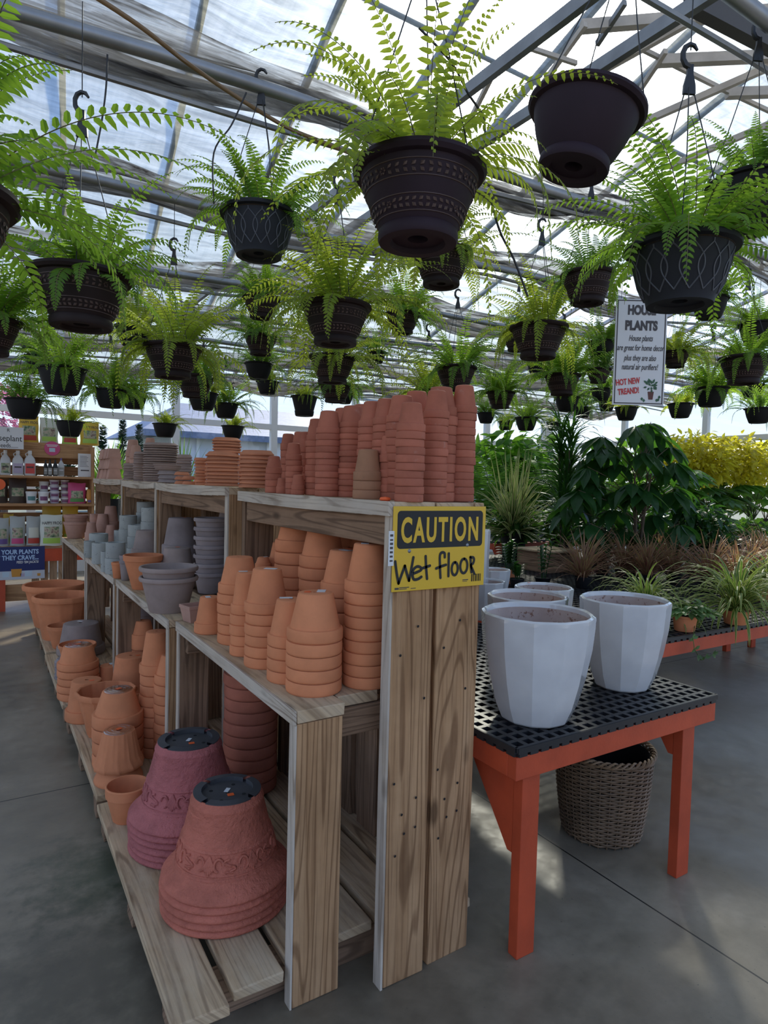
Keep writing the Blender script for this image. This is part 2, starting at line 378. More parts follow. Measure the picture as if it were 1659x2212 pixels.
# ------------------------------------------------------------------ roof film
RA, RB = 5.6, .22
def roofz(x, y): return RA - RB * y
def roofpt(px, py, off=0):
    d = ray(px, py); t = (RA - off - CH) / (d.z + RB * d.y); return CAM + d * t
mt, nt, out = newmat('greenhouse_film'); vec = coords(nt, 'Object', rnd=False)
mp = nt.nodes.new('ShaderNodeMapping'); mp.inputs['Scale'].default_value = (1.2, 7, 1); nt.links.new(vec, mp.inputs[0])
wr = noise(nt, mp.outputs[0], 1.3, 6, .62, .8); fine = noise(nt, vec, 26, 4, .6)
mp2 = nt.nodes.new('ShaderNodeMapping'); mp2.inputs['Scale'].default_value = (16, 1.4, 1); nt.links.new(vec, mp2.inputs[0])
strk = noise(nt, mp2.outputs[0], 1.6, 4, .6)
t = nt.nodes.new('ShaderNodeBsdfTransparent'); tr = nt.nodes.new('ShaderNodeBsdfTranslucent'); df = nt.nodes.new('ShaderNodeBsdfDiffuse')
tcx = mixc(nt, .55, ramp(nt, wr, [(.3, (.46, .50, .52)), (.62, (.88, .93, .94))]), ramp(nt, strk, [(.3, (.70, .75, .77)), (.65, (1, 1, 1))]), 'MULTIPLY')
nt.links.new(tcx, t.inputs[0]); nt.links.new(mixc(nt, 1.0, tcx, (.47, .445, .345), 'MULTIPLY'), tr.inputs[0]); df.inputs[0].default_value = (.8, .8, .82, 1)
bn = bump(nt, wr, .6, .05); nt.links.new(bn, tr.inputs['Normal'])
m1 = nt.nodes.new('ShaderNodeMixShader'); m1.inputs[0].default_value = .52; nt.links.new(t.outputs[0], m1.inputs[1]); nt.links.new(tr.outputs[0], m1.inputs[2])
m2 = nt.nodes.new('ShaderNodeMixShader'); m2.inputs[0].default_value = .10; nt.links.new(m1.outputs[0], m2.inputs[1]); nt.links.new(df.outputs[0], m2.inputs[2])
nt.links.new(m2.outputs[0], out.inputs[0]); M['film'] = mt
b = MB(); nx, ny = 96, 90
def billow(x, y):
    s = .05 * math.sin(PI * ((y - .3) / 1.1)) ** 2
    return -s * (1 + .4 * math.sin(x * 2.3 + y)) - .02 * math.sin(x * 5.1 + math.sin(y * 4))
for j in range(ny + 1):
    for i in range(nx + 1):
        x = -6 + 17.6 * i / nx; y = -4 + 15.1 * j / ny; b.v.append((x, y, roofz(x, y) + billow(x, y)))
sunlit_spot = atZ(35, 1385, 0)            # sunlit floor spot below an opening added in the film
gy0 = None
tt = (RA - RB * sunlit_spot.y) / (SUN.z + RB * SUN.y); gp = sunlit_spot + SUN * tt
for j in range(ny):
    for i in range(nx):
        k = j * (nx + 1) + i
        q = V(b.v[k]); fl = q - SUN * (q.z / SUN.z)
        if -1.2 < fl.x < .45 and 6.2 < fl.y < 6.85 or 2.75 < fl.x < 7.5 and .1 < fl.y < 2.2: continue      # openings added in the film so the sun reaches the aisles
        b.face((k, k + 1, k + nx + 2, k + nx + 1))
tag(build('ceiling', b, mt, smooth=180), 'sloping translucent greenhouse film roof with wrinkles', 'roof', kind='structure')
# ------------------------------------------------------------------ roof bars
tn = [0]
def trim(pts, r, mat, label, n=8, box=None):
    tn[0] += 1; b = MB()
    if box:
        p0, p1 = V(pts[0]), V(pts[1]); d = (p1 - p0); u = d.normalized(); s = u.cross(V((0, 0, 1))).normalized(); up = s.cross(u)
        b.obox((p0 + p1) / 2, d / 2, s * box[0] / 2, up * box[1] / 2)
        o = build('trim_%d' % tn[0], b, mat)
    else:
        b.tube(pts, r, n); o = build('trim_%d' % tn[0], b, mat, smooth=50)
    return tag(o, label, 'roof bar', kind='structure')
for k in range(-7, 13):
    x0 = 1.254 - .107 * 4.35 + .86 * k
    a, e = -3.9, 11.0
    trim([(x0 + .107 * a, a, roofz(0, a) + .05), (x0 + .107 * e, e, roofz(0, e) + .05)], 0, M['steel2'], 'pale rafter carrying the film roof sloping down to the far wall', box=(.045, .05))
for y in (1.0, 3.9, 6.5, 9.0):
    trim([(-6, y, roofz(0, y) + .03), (11.5, y, roofz(0, y) + .03)], .018, M['steel2'], 'thin purlin crossing under the film roof')
for y in (1.1, 2.25, 3.35, 4.5, 5.6, 6.7, 7.8, 8.9, 10.0):
    zz = 2.86
    pts = [(-6 + i * .5, y, zz + .035 * (-6 + i * .5) - .02 * math.sin(i * 1.1 + y) if i < 28 else zz + .035 * 8) for i in range(36)]
    trim(pts, .024, M['steel'], 'grey pipe running across the greenhouse that the ferns hang from')
    pts2 = [(x, yy + .09, z - .05 - .03 * math.sin(x * 1.7)) for x, yy, z in pts]
    trim(pts2, .011, M['steel'], 'thin irrigation line slung beside a hanging pipe', 6)
for x in (1.72, 2.05):
    trim([(x + .09, -1.2, 3.2), (x - .03, 11, 3.2)], 0, M['steel'], 'long grey roof beam running towards the far wall', box=(.03, .05))
def barpx(a, e, off, w, h, mat, lab='truss bar under the roof film'):
    trim([roofpt(*a, off), roofpt(*e, off)], 0, mat, lab, box=(w, h))
barpx((1488, -6), (1700, 108), .9, .07, .13, M['steeldark'], 'thick dark beam at the top right')
barpx((1265, 172), (1500, 40), .25, .04, .05, M['steel2'])
barpx((1375, 270), (1700, 128), .25, .04, .05, M['steel2'])
barpx((1445, 360), (1700, 252), .2, .04, .05, M['steel2'])
barpx((1255, 58), (1700, 22), .2, .06, .07, M['steel2'])
barpx((1425, 132), (1700, 120), .2, .06, .07, M['steel2'])
barpx((1570, 202), (1700, 198), .2, .06, .07, M['steel2'])
barpx((1125, 97), (1245, 137), .3, .025, .03, M['steel2'])
barpx((1365, 95), (1555, 190), .2, .025, .03, M['steel2']); barpx((1555, 190), (1700, 258), .2, .025, .03, M['steel2'])
barpx((1265, 52), (1170, 185), .22, .03, .04, M['steel2']); barpx((1438, 110), (1385, 190), .22, .03, .04, M['steel2'])
barpx((1350, 5), (1290, 95), .22, .03, .04, M['steel']); barpx((1075, 140), (1000, 290), .22, .03, .04, M['steel2'])
# ------------------------------------------------------------------ bunched shade cloth
mt, nt, out = newmat('shade_cloth'); vec = coords(nt, 'Object', (1.5, 30, 30), rnd=True)
d = nt.nodes.new('ShaderNodeBsdfDiffuse'); t = nt.nodes.new('ShaderNodeBsdfTranslucent')
cn_ = noise(nt, vec, 1.2, 6, .65, .6); cc = ramp(nt, cn_, [(.34, (.07, .062, .058)), (.5, (.30, .28, .26)), (.7, (.58, .55, .52))]); nt.links.new(cc, d.inputs[0]); nt.links.new(cc, t.inputs[0])
mx = nt.nodes.new('ShaderNodeMixShader'); mx.inputs[0].default_value = .5; nt.links.new(d.outputs[0], mx.inputs[1]); nt.links.new(t.outputs[0], mx.inputs[2])
tp = nt.nodes.new('ShaderNodeBsdfTransparent'); mx2 = nt.nodes.new('ShaderNodeMixShader'); nt.links.new(ramp(nt, cn_, [(.36, (1, 1, 1)), (.5, (.75, .75, .75)), (.66, (.2, .2, .2))]), mx2.inputs[0])
nt.links.new(tp.outputs[0], mx2.inputs[1]); nt.links.new(mx.outputs[0], mx2.inputs[2]); nt.links.new(mx2.outputs[0], out.inputs[0]); M['cloth'] = mt
cn = ['nearest', 'second nearest', 'third', 'fourth', 'fifth', 'farthest']
for q, (y, z, wd) in enumerate(((2.42, 2.99, .20), (3.5, 2.98, .28), (4.7, 2.98, .34), (6.0, 2.95, .4), (7.4, 2.9, .4), (9.0, 2.85, .5))):
    b = MB(); nx, nv = 160, 30; ps = R_.random() * 9
    for i in range(nx + 1):
        x = -6 + 17.4 * i / nx; sag = .07 * math.sin(x * 1.9 + ps) + .04 * math.sin(x * 4.3 + 2 * ps)
        for j in range(nv + 1):
            v = j / nv
            b.v.append((x, y + (v - .5) * wd * (1 + .3 * math.sin(x * 1.3 + ps)) + .008 * math.sin(x * 9 + j), z + .035 * min(x, 8) + sag * .6 - .10 * math.sin(PI * v) * (1 + .5 * math.sin(x * 2.7 + ps)) + .022 * math.sin(v * 26 + x * 1.2 + 2 * math.sin(x * 2.2)) + .012 * math.sin(v * 60 + x * 3)))
    for i in range(nx):
        for j in range(nv):
            k = i * (nv + 1) + j; b.face((k, k + 1, k + nv + 2, k + nv + 1))
    tag(build('shade_cloth', b, mt, smooth=180), 'bunched grey shade cloth slung under the roof, %s strip from the camera' % cn[q], 'shade cloth', 'bunched shade cloths under the roof')
# ------------------------------------------------------------------ glazed walls
WY, WX = 11.0, 11.5
b = MB()
posts = [-5.9, -3.3, -.9, .62, 2.75, 4.5, 6.2, 7.9, 9.6, 11.4]
for x in posts: b.box(x - .06, x + .06, WY - .05, WY + .05, 0, 3.2)
for z, h in ((2.42, .10), (.45, .08), (3.12, .12)): b.box(-6, 11.5, WY - .04, WY + .04, z, z + h)
b.box(-6, 11.5, WY - .03, WY + .03, 0, .45)
tag(build('wall_far', b, M['white'], bevel=.004), 'white framed far wall of the greenhouse with a low panel', 'wall', kind='structure')
b = MB()
ys = [-3.9, -2, -.2, 1.6, 3.4, 5.2, 7.0, 8.8, 10.9]
for y in ys: b.box(WX - .05, WX + .05, y - .05, y + .05, 0, 5.6 - .22 * y)
for z, h in ((2.42, .10), (.45, .08)): b.box(WX - .04, WX + .04, -4, 11, z, z + h)
b.box(WX - .03, WX + .03, -4, 11, 0, .45)
tag(build('wall_right', b, M['white']), 'white framed side wall of the greenhouse beyond the plant benches', 'wall', kind='structure')
wn = 0
for x0, x1 in zip(posts[:-1], posts[1:]):
    wn += 1; b = MB(); b.box(x0 + .06, x1 - .06, WY - .004, WY + .004, .53, 3.12)
    tag(build('window_%d' % wn, b, M['pane']), 'clear glazing bay in the far greenhouse wall', 'window', kind='structure')
for y0, y1 in zip(ys[:-1], ys[1:]):
    wn += 1; b = MB(); b.box(WX - .004, WX + .004, y0 + .05, y1 - .05, .53, 5.4 - .22 * y1)
    tag(build('window_%d' % wn, b, M['pane']), 'clear glazing bay in the side greenhouse wall', 'window', kind='structure')
b = MB()
for y in ys: b.box(-6.05, -5.95, y - .05, y + .05, 0, 5.6 - .22 * y)
for z, h in ((2.42, .10), (.45, .08)): b.box(-6.04, -5.96, -4, 11, z, z + h)
tag(build('wall_left', b, M['white']), 'white framed open left side of the greenhouse', 'wall', kind='structure')
b = MB()
for x in posts: b.box(x - .06, x + .06, -4.05, -3.95, 0, 6.3)
for z, h in ((2.42, .10), (.45, .08), (6.2, .1)): b.box(-6, 11.5, -4.04, -3.96, z, z + h)
tag(build('wall_near', b, M['white']), 'white framed open end of the greenhouse behind the viewer', 'wall', kind='structure')
# ------------------------------------------------------------------ outside
b = MB(); b.box(-60, 80, 11.2, 120, -.3, -.05, ax=0); b.box(11.7, 80, -40, 11.2, -.3, -.05, ax=0)
tag(build('ground', b, simple('asphalt_grass', (.16, .17, .12), .9, var=.4)), 'pale ground outside the greenhouse', 'ground', kind='structure')
def at(px, py, y): return atY(px, py, y)
hs = thing('outbuilding', 'pale sided building with blue-grey roof outside the far wall', 'building', (0, 0, 0))
YB = 26
x0 = at(300, 960, YB).x; x1 = at(760, 960, YB).x + 10; ze = at(420, 935, YB).z; zr = at(330, 890, YB).z + .9
b = MB(); b.box(x0 + 1.5, x1, YB, YB + 8, 0, ze, ax=0); build('wall', b, simple('white_siding', (.62, .64, .68), .7), hs)
b = MB(); n = len(b.v); b.v += [(x0, YB - .6, ze), (x1, YB - .6, ze), (x1, YB + 4, zr), (x0 + 2.6, YB + 4, zr), (x0, YB - .6, ze - .25), (x1, YB - .6, ze - .25), (x1, YB + 8.6, ze), (x0, YB + 8.6, ze)]
for f in ((0, 1, 2, 3), (4, 5, 1, 0), (3, 2, 6, 7), (4, 0, 3, 7)): b.face(f)
build('roof', b, simple('blue_grey_roof', (.16, .19, .28), .6, var=.2), hs)
for i in range(9):
    xx = x0 + 2.2 + i * 1.5; b = MB(); b.box(xx, xx + .12, YB - .06, YB, 0, ze, ax=2); build('batten', b, M['white'], hs)
for i, xx in enumerate((x0 + 3.4, x0 + 6.3)):
    b = MB(); b.box(xx, xx + 1.0, YB - .08, YB, 1.2, 2.3); build('window', b, simple('dark_window', (.05, .06, .08), .2), hs)
def leafquad(b, p, d, n, L, Wd, uvy=(0, 1)):
    s = d.cross(n)
    if s.length < 1e-6: s = d.orthogonal()
    s = s.normalized() * Wd / 2
    b.quad(tuple(p), tuple(p + d * L * .45 + s), tuple(p + d * L), tuple(p + d * L * .45 - s), [(.5, 0), (1, .5), (.5, 1), (0, .5)])
M['conifer'] = leafmat('conifer_green', (.020, .060, .035), (.03, .08, .04), .2)
M['blossom'] = leafmat('pink_blossom', (.50, .16, .30), (.6, .2, .35), .4)
M['bark'] = simple('bark', (.09, .06, .045), .9)
for ci, (px, pyt, wpx, y) in enumerate(((68, 915, 26, 22), (264, 908, 34, 22), (222, 922, 26, 22), (300, 918, 30, 22), (1, 905, 20, 22), (150, 917, 28, 22))):
    pc = at(px, 1000, y); zt = at(px, pyt, y).z; rr = wpx / F * depth(pc) * .8
    t = thing('conifer', 'dark conifer outside the far wall, ' + ('behind the left pair of yellow bags', 'tallest, left of the outbuilding roof', 'slim one right of the display shelf', 'touching the left end of the outbuilding roof', 'at the left edge', 'behind the bright fern before the bags')[ci], 'tree', (pc.x, y, 0), group='conifers outside the far wall')
    b = MB()
    for i in range(900):
        v = R_.random() ** .8; a = R_.random() * 2 * PI; r0 = rr * (1 - v) * R_.uniform(.5, 1.05) + .02
        d = V((math.cos(a), math.sin(a), R_.uniform(-.1, .7))).normalized()
        leafquad(b, V((r0 * .5 * math.cos(a), r0 * .5 * math.sin(a), .4 + v * (zt - .4))), d, V((0, 0, 1)), r0 * .6 + .12, .1)
    build('foliage', b, M['conifer'], t)
    b = MB(); b.tube([(0, 0, 0), (0, 0, zt * .8)], [.1, .03], 6); build('trunk', b, M['bark'], t)
pc = at(8, 900, 16); t = thing('blossom_tree', 'small pink blossom tree outside beyond the left end of the far wall', 'tree', (pc.x, 16, 0))
b = MB()
for i in range(1500):
    d = V((R_.gauss(0, 1), R_.gauss(0, 1), R_.gauss(0, 1))).normalized(); p = d * R_.random() ** .4 * .55; p.z = p.z * 1.2 + pc.z
    leafquad(b, p, d, V((R_.random(), R_.random(), 1)), .09, .06)
build('foliage', b, M['blossom'], t)
b = MB(); b.tube([(0, 0, 0), (.03, 0, pc.z * .6), (0, .05, pc.z)], [.08, .05, .02], 6); build('trunk', b, M['bark'], t)
# ------------------------------------------------------------------ hanging ferns
def frond(b, base, az, el, L, n=26, pw=.03, droop=1.6, wid=.0085, seed=0, stemi=1):
    rr = random.Random(seed); p = V(base); hd = V((math.cos(az), math.sin(az), 0)); side0 = V((-math.sin(az), math.cos(az), 0))
    ang = el; seg = L / n; pts = [p.copy()]; tw = rr.uniform(-.5, .5); bend = rr.uniform(-.25, .25)
    tang = []
    for i in range(n):
        t = i / n
        ang -= droop / n * (0.35 + 1.3 * t); ang = max(ang, -1.45)
        h2 = (hd * math.cos(bend * t) + side0 * math.sin(bend * t))
        d = h2 * math.cos(ang) + V((0, 0, 1)) * math.sin(ang)
        p = p + d * seg; pts.append(p.copy()); tang.append(d)
    b.tube(pts[::2] if n % 2 == 0 else pts, [.0016 * (1 - .7 * i / len(pts[::2] if n % 2 == 0 else pts)) for i in range(len(pts[::2] if n % 2 == 0 else pts))], 3, stemi, cap=False)
    for i in range(1, n):
        t = i / n
        if t < .08: continue
        sh = min(1, (t - .02) / .22) * (1 - max(0, (t - .3) / .7) ** 1.5) + .06
        ln = pw * sh * rr.uniform(.88, 1.08); d = tang[i]; s = (side0 - d * side0.dot(d)).normalized(); nn = s.cross(d) * (1 if True else 1)
        s = (s * math.cos(tw * t) + nn * math.sin(tw * t)).normalized(); nn = d.cross(s)
        for sg in (-1, 1):
            o = pts[i] + d * seg * (.25 if sg > 0 else 0); pd = (s * sg * .96 + d * (.28 + .3 * t) + V((0, 0, -1)) * rr.uniform(.0, .30)).normalized()
            wv = pd.cross(nn).normalized() * wid * (.55 + .45 * sh); dr = V((0, 0, -ln * rr.uniform(.04, .2)))
            tip = o + pd * ln + dr * 1.3; k = len(b.v)
            m1 = o + pd * ln * .22; m2 = o + pd * ln * .72 + dr * .5; lift = nn * wid * .22
            b.v += [tuple(o), tuple(m1 + wv * .95 + lift), tuple(m2 + wv * .7 + lift), tuple(tip), tuple(m2 - wv * .7 + lift), tuple(m1 - wv * .95 + lift)]
            b.face((k, k + 1, k + 2, k + 3)); b.face((k, k + 3, k + 4, k + 5))
def fernmesh(name, nf, seed, mats, spread=.42, pw=.028, up=.56, hang=.2, n=27, r0=.06):
    rr = random.Random(seed); b = MB()
    for i in range(nf):
        az = rr.random() * 2 * PI; q = rr.random(); L = spread * rr.uniform(.6, 1.12)
        if q < up: el, dr = rr.uniform(.85, 1.5), rr.uniform(.9, 2.2)
        elif q < 1 - hang: el, dr = rr.uniform(.35, .9), rr.uniform(1.0, 2.2)
        else: el, dr = rr.uniform(.2, .6), rr.uniform(2.2, 3.2)
        r = r0 * rr.random() ** .5
        frond(b, (r * math.cos(az + .5), r * math.sin(az + .5), -.02), az, el, L, n, pw * rr.uniform(.8, 1.15), dr, pw * .155, rr.random())
    return b.mesh(name, mats)
_f, _y, _d = [M['fern'], M['fernstem']], [M['fern_y'], M['fernstem']], [M['fern_d'], M['fernstem']]
FV = [fernmesh('fern_a', 66, 11, _f, .41, .034), fernmesh('fern_b', 54, 23, _f, .37, .031), fernmesh('fern_c', 60, 31, _y, .41, .033, .48, .32), fernmesh('fern_d', 50, 47, _d, .35, .030, .52, .25),
      fernmesh('fern_e', 74, 59, _y, .48, .036, .42, .42), fernmesh('fern_f', 28, 61, _y, .27, .030, .5, .1, 22), fernmesh('fern_g', 52, 71, _f, .52, .046, .62, .10), fernmesh('fern_h', 44, 85, _y, .48, .038, .42, .36)]
# pot meshes, unit rim radius .14, rim plane at z=0, hanging downwards
def hpot(kind):
    R, h = .14, .155
    if kind == 'plain':
        prof = [(.02, -h), (.080, -h), (.088, -h + .008), (.112, -h * .55), (.126, -.03), (.128, -.014), (.140, -.012), (.142, -.004), (.138, 0), (.128, 0), (.122, -.03), (.10, -h * .6), (.085, -h + .03), (.02, -h + .03)]
    elif kind == 'tall':
        R, h = .14, .2
        prof = [(.02, -h), (.085, -h), (.092, -h + .01), (.098, -h + .05), (.094, -h + .055), (.118, -.05), (.128, -.014), (.140, -.012), (.142, -.004), (.138, 0), (.128, 0), (.12, -.04), (.085, -h + .03), (.02, -h + .03)]
    elif kind == 'lattice':
        prof = [(.02, -h + .012), (.058, -h + .012), (.062, -h), (.082, -h), (.085, -h + .014), (.104, -h + .050), (.116, -h + .095), (.1235, -.022), (.125, -.016), (.141, -.014), (.143, -.006), (.139, 0), (.126, 0), (.117, -.04), (.09, -h + .04), (.02, -h + .04)]
    else:
        prof = [(.022, -h + .010), (.055, -h + .010), (.060, -h), (.083, -h), (.086, -h + .006), (.085, -h + .022), (.082, -h + .026), (.094, -h + .045), (.111, -h + .085), (.123, -.034), (.126, -.020), (.137, -.018), (.143, -.010), (.142, -.002), (.136, 0), (.126, 0), (.117, -.04), (.09, -h + .04), (.02, -h + .04)]
    return prof, h
def relief_leaf(b, r, z, a, tilt, L=.013, Wd=.0042):
    rad = V((math.cos(a), math.sin(a), 0)); tg = V((-math.sin(a), math.cos(a), 0)); up = V((0, 0, 1)); c = rad * r + up * z
    d = tg * math.cos(tilt) + up * math.sin(tilt); s = -tg * math.sin(tilt) + up * math.cos(tilt); n = len(b.v)
    b.v += [tuple(c - d * L / 2), tuple(c + s * Wd), tuple(c + d * L / 2), tuple(c - s * Wd), tuple(c + rad * .0028)]
    for i in range(4): b.face((n + i, n + (i + 1) % 4, n + 4))
def rad_at(prof, z):
    out = prof[:len(prof) * 2 // 3]
    best = 0
    for (r1, z1), (r2, z2) in zip(out[:-1], out[1:]):
        if min(z1, z2) <= z <= max(z1, z2) and abs(z2 - z1) > 1e-5: best = max(best, r1 + (r2 - r1) * (z - z1) / (z2 - z1))
    return best or .1
PM = {}
for kind, mats in (('plain', ['potblack']), ('tall', ['potblack']), ('lattice', ['potcharcoal']), ('leaf', ['potbrown']), ('purple', ['potflaretint']), ('plum', ['potflaretint'])):  # last two kinds: dark pots with the lens flare put into their colour
    prof, h = hpot('leaf' if kind in ('purple', 'plum') else kind); b = MB(); b.lathe(prof, 40); body = b.mesh('pot_' + kind, M[mats[0]], 35)
    b = MB()
    if kind in ('leaf', 'purple'):
        for z in (-.047, -.105):
            r = rad_at(prof, z); 
            for dz in (-.014, .014):
                rr = rad_at(prof, z + dz) + .0006
                b.tube([(rr * math.cos(2 * PI * i / 40), rr * math.sin(2 * PI * i / 40), z + dz) for i in range(40)], .0013, 4, closed=True)
            for k in range(44):
                a = 2 * PI * k / 44; q = k % 11
                if q in (0,):
                    for j in range(6): relief_leaf(b, r + .001, z + .006 * math.sin(j * PI / 3), a + .04 * math.cos(j * PI / 3), j, .006, .003)
                    continue
                sg = 1 if q <= 5 else -1
                relief_leaf(b, rad_at(prof, z + .005) + .0008, z + .0055, a, .75 * sg); relief_leaf(b, rad_at(prof, z - .005) + .0008, z - .0055, a, -.75 * sg)
    elif kind == 'lattice':
        for k in range(16):
            for sg in (-1, 1):
                pts = []
                for i in range(17):
                    v = i / 16; z = -.030 - v * .105; a = 2 * PI * k / 16 + sg * .27 * math.sin(v * PI * 1.0) * (1 if v < 1 else 1) * 1.0 + (0 if v < .86 else 0)
                    pts.append((math.cos(a) * (rad_at(prof, z) + .0008), math.sin(a) * (rad_at(prof, z) + .0008), z))
                b.tube(pts, .0019, 4, cap=False)
            a = 2 * PI * k / 16; b.tube([(math.cos(a) * (rad_at(prof, z) + .001), math.sin(a) * (rad_at(prof, z) + .001), z) for z in (-.022, -.030)], .0019, 4, cap=False)
    rel = b.mesh('relief_' + kind, M['latrelief'] if kind == 'lattice' else M['bandbrown'], 60) if b.v else None
    PM[kind] = (body, rel, h)
b = MB(); b.lathe([(.001, -.012), (.1255, -.014), (.1255, -.02), (.001, -.02)], 24); SOIL = b.mesh('soil', M['soil'])
b = MB(); APEX = .40
for k in range(3):
    a = 2 * PI * k / 3 + .4
    b.tube([(.136 * math.cos(a), .136 * math.sin(a), -.01), (.070 * math.cos(a + .05), .070 * math.sin(a + .05), .20 + .01 * k), (.012 * math.cos(a), .012 * math.sin(a), APEX)], .0017, 5)
WIRES = b.mesh('hanger_wires', M['wire'], 60)
# moulded plastic hook: flat triangular tab with a hole and a curved hook above it
b = MB(); th = .0035
outl = [(-.014, -.01), (.014, -.01), (.013, .01), (.007, .034), (.007, .055), (-.006, .055), (-.007, .034), (-.013, .01)]
b.prism(outl, lambda x, y: (x, -th, y), lambda x, y: (x, th, y))
hp = [(0, 0, .05)] + [(-.018 * math.sin(t) - .0 , 0, .075 - .025 * math.cos(t) * 1 + .0) for t in (.6, 1.2, 1.8, 2.4, 3.0, 3.6, 4.2)]
b.tube(hp, [.007, .007, .0065, .006, .006, .0055, .005, .003], 6)
HOOK = b.mesh('hook', M['blackplastic'], 50)
b = MB(); b.tube([(0, 0, 0), (0, 0, 1)], .0016, 5); DROP = b.mesh('drop_wire', M['wire'])
FERN_N = 0
def hang(l, r, yr, kind, fv, label, row=None, tilt=None, plant=True, dia=.28, group=None, rzv=None, hook=True, fs=1.0):
    global FERN_N
    px = (l + r) / 2; wpx = r - l
    if row is None:
        d = F * dia / wpx; p = atD(px, yr, d)
        row = min((1.1, 2.25, 3.35, 4.5, 5.6, 6.7, 7.8, 8.9, 10.0), key=lambda q: abs(q - p.y))
        while True:
            p = atY(px, yr, row)
            if p.z < 2.52 or row <= 1.2: break
            i = (1.1, 2.25, 3.35, 4.5, 5.6, 6.7, 7.8, 8.9, 10.0).index(row); row = (1.1, 2.25, 3.35, 4.5, 5.6, 6.7, 7.8, 8.9, 10.0)[i - 1]
    if row > 3.3 and fs == 1.0: fs = 1.22
    p = atY(px, yr, row); s = wpx / F * depth(p) / .28
    t = thing('hanging_fern' if plant else 'hanging_pot', label, 'hanging fern' if plant else 'hanging pot', p, 0, group)
    FERN_N += 1; rz = R_.random() * 6.28 if rzv is None else rzv
    body, rel, h = PM[kind]
    po = link('pot', body, t, (0, 0, 0), (0, 0, rz), (s, s, s))
    if rel: link('relief_band' if kind != 'lattice' else 'lattice_relief', rel, po)
    link('soil', SOIL, t, (0, 0, 0), None, (s, s, s))
    if plant: link('foliage', FV[fv], t, (0, 0, 0), (0, 0, rz * 1.7), (s * fs, s * fs, s * fs))
    hg = link('hanger', WIRES, t, (0, 0, 0), (0, 0, rz), (s, s, s))
    pz = 2.86 + .035 * min(p.x, 8)
    if hook:
        hz = APEX
        link('hook', HOOK, hg, (0, 0, hz), (0, 0, -rz - .5), (1.15, 1.15, 1.15))
        gap_ = pz - (p.z + (hz + .10) * s)
        if gap_ > .03: link('drop_wire', DROP, hg, (0, 0, hz + .10), None, (1, 1, gap_ / s))
    if tilt:
        ax = FWD.copy(); q = Matrix.Rotation(tilt, 4, ax); t.matrix_world = Matrix.Translation(p) @ q
    return t
G = 'hanging ferns in plastic pots'
hang(765, 1048, 368, 'purple', 7, 'largest dark hanging fern pot with two leaf bands, above the terracotta stacks', rzv=.3, fs=.95)
hang(890, 1020, 545, 'leaf', 2, 'brown hanging fern half hidden behind the largest fern pot', row=2.25)
hang(1145, 1393, 232, 'plum', 0, 'tilted empty-looking dark hanging pot under the bright sun', plant=False, tilt=.20)
hang(1532, 1716, 395, 'plain', 3, 'plain black hanging pot cut off at the right edge', fs=.9, row=1.15)
hang(1358, 1588, 532, 'lattice', 0, 'charcoal hanging fern pot with lattice relief, above the house plants sign', row=1.1)
hang(478, 643, 462, 'lattice', 1, 'charcoal hanging fern pot with lattice relief, left of the largest pot', row=2.25, rzv=.1)
hang(72, 280, 592, 'leaf', 1, 'wide brown hanging fern pot with leaf bands near the left edge', row=2.1, rzv=2.0)
hang(312, 436, 747, 'leaf', 2, 'brown hanging fern pot with leaf bands above the grey saucer stacks', row=3.35)
hang(650, 802, 660, 'leaf', 4, 'brown hanging fern pot under trailing fronds, left below the largest pot', row=2.25)
hang(525, 605, 643, 'leaf', 1, 'brown hanging fern directly below the left lattice pot', row=3.9)
hang(527, 600, 726, 'leaf', 3, 'second fern pot down in the column below the left lattice pot', row=4.5)
hang(528, 590, 785, 'plain', 3, 'third fern pot down in the column below the left lattice pot', row=5.0)
hang(553, 603, 824, 'plain', 5, 'lowest fern pot in the column below the left lattice pot', row=5.6)
hang(668, 770, 770, 'leaf', 2, 'brown hanging fern with a frond drooping over it, under the trailing fern pot', row=3.35)
hang(688, 762, 828, 'leaf', 3, 'lower brown hanging pot just above the left end of the tall red stacks', row=4.5)
hang(832, 908, 678, 'leaf', 0, 'brown hanging fern to the right of the trailing fern pot', row=4.2)
hang(940, 1030, 793, 'leaf', 1, 'brown hanging fern right above the tallest red pot stacks', row=3.35)
hang(1102, 1226, 705, 'leaf', 2, 'reddish brown hanging fern with leaf bands, left of the house plants sign', row=2.25)
hang(1213, 1328, 592, 'leaf', 3, 'brown hanging fern tucked left of the right lattice pot', row=1.9)
hang(1495, 1572, 645, 'plain', 0, 'black hanging fern half hidden behind the right lattice pot', row=2.25)
hang(1557, 1660, 772, 'leaf', 1, 'brown hanging fern at the right edge above the yellow shrub', row=2.25)
hang(84, 186, 795, 'plain', 1, 'plain black hanging fern below the wide left leaf-banded pot', row=3.35)
hang(14, 90, 862, 'plain', 3, 'plain black hanging fern low at the left edge above the display shelf', row=4.5)
hang(204, 274, 842, 'plain', 0, 'plain black hanging fern above the square clay pots', row=4.5)
hang(262, 318, 852, 'plain', 3, 'dark hanging fern just right behind the one above the square clay pots', row=5.6)
hang(250, 326, 705, 'plain', 2, 'dark hanging fern right of the wide left leaf-banded pot', row=4.5, rzv=1)
hang(55, 122, 770, 'plain', 3, 'shaded hanging fern behind the plain black one at the left', row=4.5)
hang(380, 464, 812, 'leaf', 3, 'brown hanging fern right below the leaf-banded pot over the saucers', row=4.5)
hang(405, 472, 849, 'plain', 5, 'black hanging pot underneath the brown one over the terracotta saucers', row=5.6)
hang(460, 516, 872, 'plain', 1, 'small black hanging fern left of the lowest pot in the column', row=6.7)
hang(330, 383, 915, 'plain', 5, 'small bright green fern in black pot in front of the outbuilding roof', row=7.8, fs=1.2)
